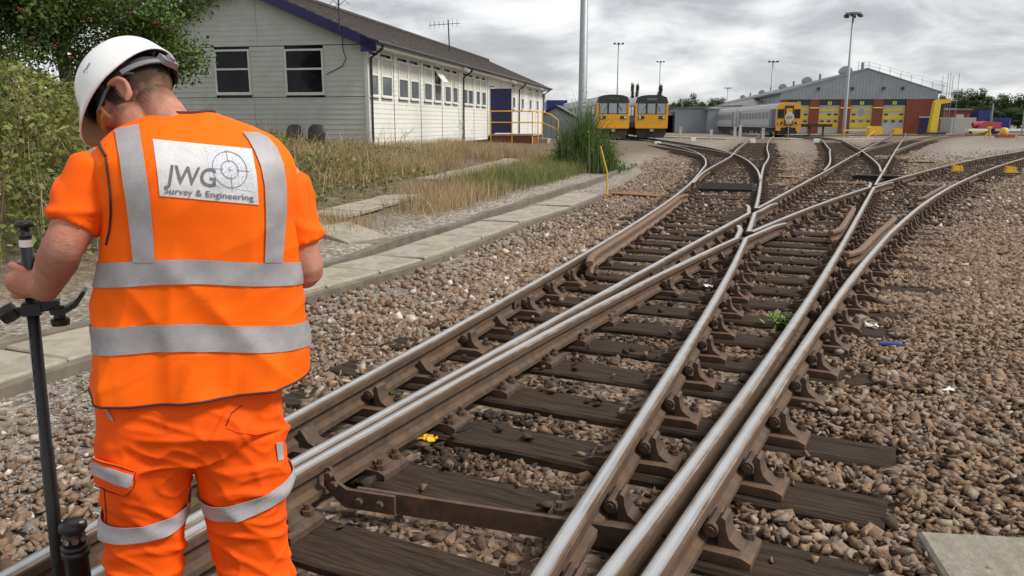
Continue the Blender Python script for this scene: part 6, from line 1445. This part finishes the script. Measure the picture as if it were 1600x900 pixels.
# other arm, folded forward, hand half closed
fw = (HAR-ELR).normalized(); arm(SHR, ELR, HAR, [.050, .049, .044, .046, .029])
hp = HAR+fw*.055; chain(bd, [HAR, hp, hp+fw*.03], [.028, .034, .030], 16)
for i in range(4):
    o_ = Vector((.0, 0, .030-.020*i)); l = (.9, 1, .95, .8)[i]; q0 = hp+o_+fw*.035
    chain(bd, [hp+o_*.8, q0, q0+fw*.035*l+Vector((-.012, 0, 0)), q0+fw*.040*l+Vector((-.038, 0, -.004)), q0+fw*.018+Vector((-.050, 0, -.006))], [.013, .0115, .010, .0095, .008], 10, 4)
chain(bd, [HAR+Vector((-.012, 0, .02)), hp+Vector((-.035, -.01, .035)), hp+fw*.03+Vector((-.045, 0, .035))], [.015, .012, .009], 10, 4)
for (x, y), rw in ((fl, pel), (fr, pel)): chain(bd, [Vector((x, -.01, .84)), Vector((x, .01, .5)), Vector((x, y-.02, .10))], [.078, .055, .04], 18)
body_me = remesh(bd, .0038, 3, .5); body_me.materials.append(M['skin'])
HI2 = (Matrix.Translation(HC0) @ HFm.to_4x4()).inverted(); fade = []
for v in body_me.vertices:
    q = HI2 @ v.co; low = -.105+.06*max(0, min(1, (q.y+.02)/.05)); f_ = max(0, min(1, (q.z-low+.012*nz3(q.x*50, q.y*50, q.z*50))/.06))*(1 if q.y < .045 else 0)*(1 if abs(q.x) < .0765 and q.y > -.16 else 0); fade.append(f_)
at_ = body_me.attributes.new('fade', 'FLOAT', 'POINT'); at_.data.foreach_set('value', np.array(fade, np.float32))
def add_fade(m):
    nt = m.node_tree; b = nt.nodes['Principled BSDF']; src = b.inputs['Base Color'].links[0].from_socket
    an = nt.nodes.new('ShaderNodeAttribute'); an.attribute_name = 'fade'; tc = nt.nodes.new('ShaderNodeTexCoord'); n_ = nt.nodes.new('ShaderNodeTexNoise'); n_.inputs['Scale'].default_value = 380; n_.inputs['Detail'].default_value = 3; nt.links.new(tc.outputs['Object'], n_.inputs[0])
    ml = nt.nodes.new('ShaderNodeMath'); ml.operation = 'MULTIPLY_ADD'; nt.links.new(n_.outputs[0], ml.inputs[0]); ml.inputs[1].default_value = 1.2; ml.inputs[2].default_value = .25; m2 = nt.nodes.new('ShaderNodeMath'); m2.operation = 'MULTIPLY'; m2.use_clamp = True; nt.links.new(an.outputs['Fac'], m2.inputs[0]); nt.links.new(ml.outputs[0], m2.inputs[1])
    mx = nt.nodes.new('ShaderNodeMix'); mx.data_type = 'RGBA'; nt.links.new(m2.outputs[0], mx.inputs[0]); nt.links.new(src, mx.inputs[6]); mx.inputs[7].default_value = (.030, .019, .013, 1); nt.links.new(mx.outputs[2], b.inputs['Base Color'])
add_fade(M['skin'])
body = obj('body', body_me, parent=man, smooth=True)
# boots
for x, y in (fl, fr):
    b = MB(); R_ = [(GZ, x, y+.055, .050, .145), (GZ+.03, x, y+.055, .052, .148), (GZ+.06, x, y+.05, .050, .138), (GZ+.10, x, y+.02, .047, .095), (GZ+.16, x, y, .046, .066), (GZ+.20, x, y-.005, .046, .060)]
    addloft(b, R_, 30, 2.5); b.build('boot', M['black'], man, True)
# hair: cropped, fading to skin
HAIRM = mat('cropped_hair', (.1, .1, .1), rough=.8, scale=0, spec=.2, attr=[(0, (.020, .013, .009)), (.5, (.055, .034, .023)), (.8, (.20, .105, .066)), (1, (.40, .19, .12))])
hb = MB(); vs = []; n = 120; tones = []
for i in range(n+1):
    ph = math.pi*i/n
    for j in range(n): th = 2*math.pi*j/n; vs.append((1.028*.0705*math.sin(ph)*math.cos(th), -.012+1.028*.0885*math.sin(ph)*math.sin(th), .022+1.028*.0805*math.cos(ph)))
for i in range(n):
    for j in range(n):
        q = [i*n+j, (i+1)*n+j, (i+1)*n+(j+1) % n, i*n+(j+1) % n]; c = sum((Vector(vs[k_]) for k_ in q), Vector())/4
        low = -.052+.03*max(0, c.y/.06); w_ = .010*nz3(c.x*60, c.y*60, c.z*60)
        if c.z > low+w_*.5 and c.y < .045+.012*nz3(c.x*40, c.y*40, 2): hb.f.append(tuple(q)); tones.append(max(0, min(1, 1-(c.z-low)/.052+w_*14+.1*nz3(c.x*300, c.y*300, c.z*300))))
hb.v = [tuple(HC0+HFm @ Vector(v)) for v in vs]; hme = bpy.data.meshes.new('hair'); hme.from_pydata(hb.v, [], hb.f); at_ = hme.attributes.new('tone', 'FLOAT', 'FACE'); at_.data.foreach_set('value', np.array(tones, np.float32)); hme.materials.append(HAIRM)
bm = bmesh.new(); bm.from_mesh(hme); bmesh.ops.delete(bm, geom=[v for v in bm.verts if not v.link_faces], context='VERTS'); bm.to_mesh(hme); bm.free()
hair = obj('hair', hme, parent=man, smooth=True); displace(hme, lambda x, y, z: .0012*nz3(x*220, y*220, z*220))
# helmet
he = empty('helmet', HC0, parent=man); he.rotation_mode = 'QUATERNION'; he.rotation_quaternion = HFm.to_quaternion()
def dome(rx, ryf, ryb, h, z0, n=72, rows=22, peak=True, inner=0):
    vs = []; b = MB()
    for i in range(rows+1):
        t = i/rows
        for j in range(n):
            th = 2*math.pi*j/n; c, s = math.cos(th), math.sin(th); a = t*math.pi/2; rad = math.cos(a)**.72; z = z0+h*math.sin(a)**.96
            ry = ryf if s > 0 else ryb; x, y = rx*c*rad, ry*s*rad
            if t < .16:                                     # rim: flares a little, dips at the back, grows into a peak in front
                k_ = 1-t/.16; x *= 1+.05*k_*k_; y *= 1+.04*k_*k_; z -= .012*k_*max(0, -s)
                if peak and s > .2: e_ = ((s-.2)/.8)**1.5*k_; y += .040*e_; z -= .016*e_
            z += .0045*math.exp(-(x/.014)**2)*(t > .25)*min(1, (t-.25)*4)*(y < .09)
            vs.append((x, y, z-.018*(abs(c)**3)*max(0, 1-t*3)))
    b.add(vs, [(i*n+j, i*n+(j+1) % n, (i+1)*n+(j+1) % n, (i+1)*n+j) for i in range(rows) for j in range(n)]); return b
sh_ = dome(.097, .122, .126, .116, .030); so_ = sh_.build('helmet_shell', [M['helm'], M['liner']], he, True)
md = so_.modifiers.new('t', 'SOLIDIFY'); md.thickness = .004; md.offset = -1; md.material_offset = 1; md.material_offset_rim = 0
lm = dome(.087, .111, .114, .098, .042, rows=10, peak=False); o = lm.build('helmet_liner', M['strap'], he, True); md = o.modifiers.new('t', 'SOLIDIFY'); md.thickness = .003
def strip(fn, a0, a1, ht, th, name, m, n=48):
    vs = []; b = MB()
    for k_ in range(n+1):
        a = a0+(a1-a0)*k_/n; x, y, z = fn(a); r_ = Vector((x, y, 0)).normalized()
        for dz, dr in ((-ht/2, 0), (ht/2, 0), (ht/2, th), (-ht/2, th)): vs.append((x+r_.x*dr, y+r_.y*dr, z+dz))
    fs = [(k_*4+i, k_*4+(i+1) % 4, k_*4+4+(i+1) % 4, k_*4+4+i) for k_ in range(n) for i in range(4)]+[(0, 1, 2, 3), (n*4+3, n*4+2, n*4+1, n*4)]
    b.add(vs, fs); return b.build(name, m, he, False)
strip(lambda a: (.0755*math.cos(a), -.012+.0955*math.sin(a), .026-.030*max(0, -math.sin(a))), 0, 6.283, .026, .003, 'headband', M['strap'])
strip(lambda a: (.079*math.cos(a), -.012+.1005*math.sin(a), .010-.022*max(0, -math.sin(a))), R(190), R(320), .013, .003, 'ratchet_strap', M['ratchet'])
rk = MB(); a = R(262); rk.box((.080*math.cos(a), -.012+.1035*math.sin(a), -.010), (.046, .014, .026), Matrix.Rotation(a+math.pi/2, 3, 'Z')).tube([(.080*math.cos(a), -.012+.105*math.sin(a), -.010), (.081*math.cos(a), -.012+.118*math.sin(a), -.010)], .011, 14); rk.build('ratchet', M['ratchet'], he)
for a in (R(200), R(250), R(300), R(340), R(160)):
    MB().tube([(.081*math.cos(a), -.012+.102*math.sin(a), .02), (.084*math.cos(a), -.0+.108*math.sin(a), .045), (.07*math.cos(a), .09*math.sin(a), .1)], .006, 6).build('cradle_strap', M['strap'], he)
# small worn print on the side of the helmet
HB = bvh(so_.data); HIN = (Matrix.Translation(HC0) @ HFm.to_4x4()).inverted()
def hdrape(px, py, lift):
    o_ = HIN @ CAML; d = (HIN.to_3x3() @ lray(px, py)).normalized(); h = HB.ray_cast(o_, d)
    if h[0] is None: return None
    return h[0]-d*lift
for x, y, w1, h1 in ((131, 112, 1.6, 5), (134.5, 108, 2.2, 3.5), (137, 104.5, 2.0, 4.5), (139.5, 100.5, 2.2, 3.5), (136, 113, 1, 2)):
    q = [hdrape(x+dx, y+dy, .0015) for dx, dy in ((-w1/2, h1/2), (w1/2, h1/2-1), (w1/2, -h1/2-1), (-w1/2, -h1/2))]
    if all(p is not None for p in q): MB().add(q, [(0, 1, 2, 3)]).build('worn_print', M['ratchet'], he)
# safety glasses
gls = empty('safety_glasses', parent=man)
for sx in (-1, 1): MB().tube([hd(sx*.071, -.048, -.014), hd(sx*.076, -.035, -.002), hd(sx*.079, -.012, .010), hd(sx*.080, .03, .002), hd(sx*.078, .07, -.014)], .0035, 6).build('temple_arm', M['strap'], gls)
vs = []; n = 24
for k_ in range(n+1):
    a = R(5)+R(170)*k_/n; x, y = .080*math.cos(a), .052+.062*math.sin(a)*1.0
    for dz in (-.044, -.008): vs.append(hd(x, y, dz-.004))
o = MB().add(vs, [(2*k_, 2*k_+2, 2*k_+3, 2*k_+1) for k_ in range(n)]).build('lens', M['lens'], gls, True); md = o.modifiers.new('t', 'SOLIDIFY'); md.thickness = .002
# ---------------------------------------------------------------- survey pole and prism
po = empty('survey_pole', PM @ Vector((pole_at(GZ).x, pole_at(GZ).y, GZ)), YAW, label='slim black survey pole gripped in the man\'s left hand', cat='pole')
P0 = pole_at(GZ); rel = lambda q: Vector(q)-Vector((P0.x, P0.y, GZ))
zt = PT.z
MB().tube([rel(pole_at(GZ-.0)), rel(pole_at(GZ+.06)), rel(pole_at(GZ+.061)), rel(pole_at(zt-.55)), rel(pole_at(zt-.549)), rel(pole_at(zt))], [.004, .012, .0165, .0165, .0145, .0145], 18).build('shaft', M['black'], po, True)
MB().tube([rel(pole_at(zt-.022)), rel(pole_at(zt-.004))], .0150, 18).build('white_band', M['white'], po)
ax = -pd; kb = MB(); q = rel(pole_at(zt)); kb.tube([q, q+ax*.010, q+ax*.011, q+ax*.026, q+ax*.027, q+ax*.030, q+ax*.040, q+ax*.044], [.0145, .0145, .011, .011, .018, .0225, .021, .012], 20); kb.build('top_knob', M['black'], po, True)
for k_ in range(9):
    z = PB2.z+.52-.033*k_; q = rel(pole_at(z)); MB().box(q+Vector((-.0135, -.0085, 0)), (.003, .004, .010 if k_ % 3 else .018)).build('scale_mark', M['white'], po)
zc = pl(60, 482, .2).z; q = rel(pole_at(zc)); br = MB()
br.box(q, (.042, .044, .030)).box(q+Vector((-.032, -.005, -.004)), (.036, .020, .020)).box(q+Vector((.036, -.005, .006)), (.052, .024, .026)); br.build('clamp', M['black'], po)
MB().lathe([(.006, -.02), (.022, -.018), (.024, 0), (.022, .018), (.006, .02)], q+Vector((-.052, -.008, -.006)), 7, Matrix.Rotation(R(60), 3, 'Y')).build('clamp_knob', M['black'], po)
MB().lathe([(.006, -.022), (.021, -.020), (.023, -.004), (.014, .0), (.012, .03)], q+Vector((.060, -.012, -.026)), 8).build('tilt_knob', M['black'], po)
MB().prism([(.07, -.012), (.10, -.014), (.128, .002), (.150, .030), (.158, .026), (.134, -.010), (.102, -.028), (.074, -.026)], -.035, .02).build('phone_cradle', M['black'], po).location = q+Vector((-.030, 0, .012))
pz = pl(114, 826, .10); pr = empty('survey_prism', PM @ Vector((pz.x, pz.y, GZ)), YAW, label='black round survey prism with a ring of mirrors standing at the foot of the pole', cat='prism'); z0 = pz.z-GZ
MB().lathe([(.004, z0+.020), (.026, z0+.020), (.033, z0+.012), (.034, z0+.001), (.028, z0-.006), (.027, z0-.008)], (0, 0, 0), 28).build('cap', M['black'], pr, True)
MB().lathe([(.027, z0-.042), (.0265, z0-.008)], (0, 0, 0), 24).build('mirror_ring', M['black'], pr, True)
MIRR = mat('prism_mirror', (.75, .55, .48), (.5, .45, .45), .08, .9, 20)
for k_ in range(8):
    a = k_*math.pi/4+.2; MB().lathe([(.001, 0), (.0082, 0), (.0082, .002), (.001, .002)], (.0268*math.cos(a), .0268*math.sin(a), z0-.025), 14, Matrix.Rotation(a, 3, 'Z') @ Matrix.Rotation(R(90), 3, 'Y')).build('mirror', MIRR, pr)
MB().lathe([(.027, z0-.056), (.033, z0-.054), (.034, z0-.046), (.028, z0-.043)], (0, 0, 0), 28).build('collar', M['black'], pr, True)
MB().lathe([(.006, 0), (.012, .05), (.029, .051), (.029, z0-.075), (.034, z0-.074), (.034, z0-.058), (.026, z0-.0565)], (0, 0, 0), 28).build('stem', M['black'], pr, True)
MB().box((.024, -.018, z0+.0225), (.010, .008, .003)).build('cap_label', M['white'], pr)
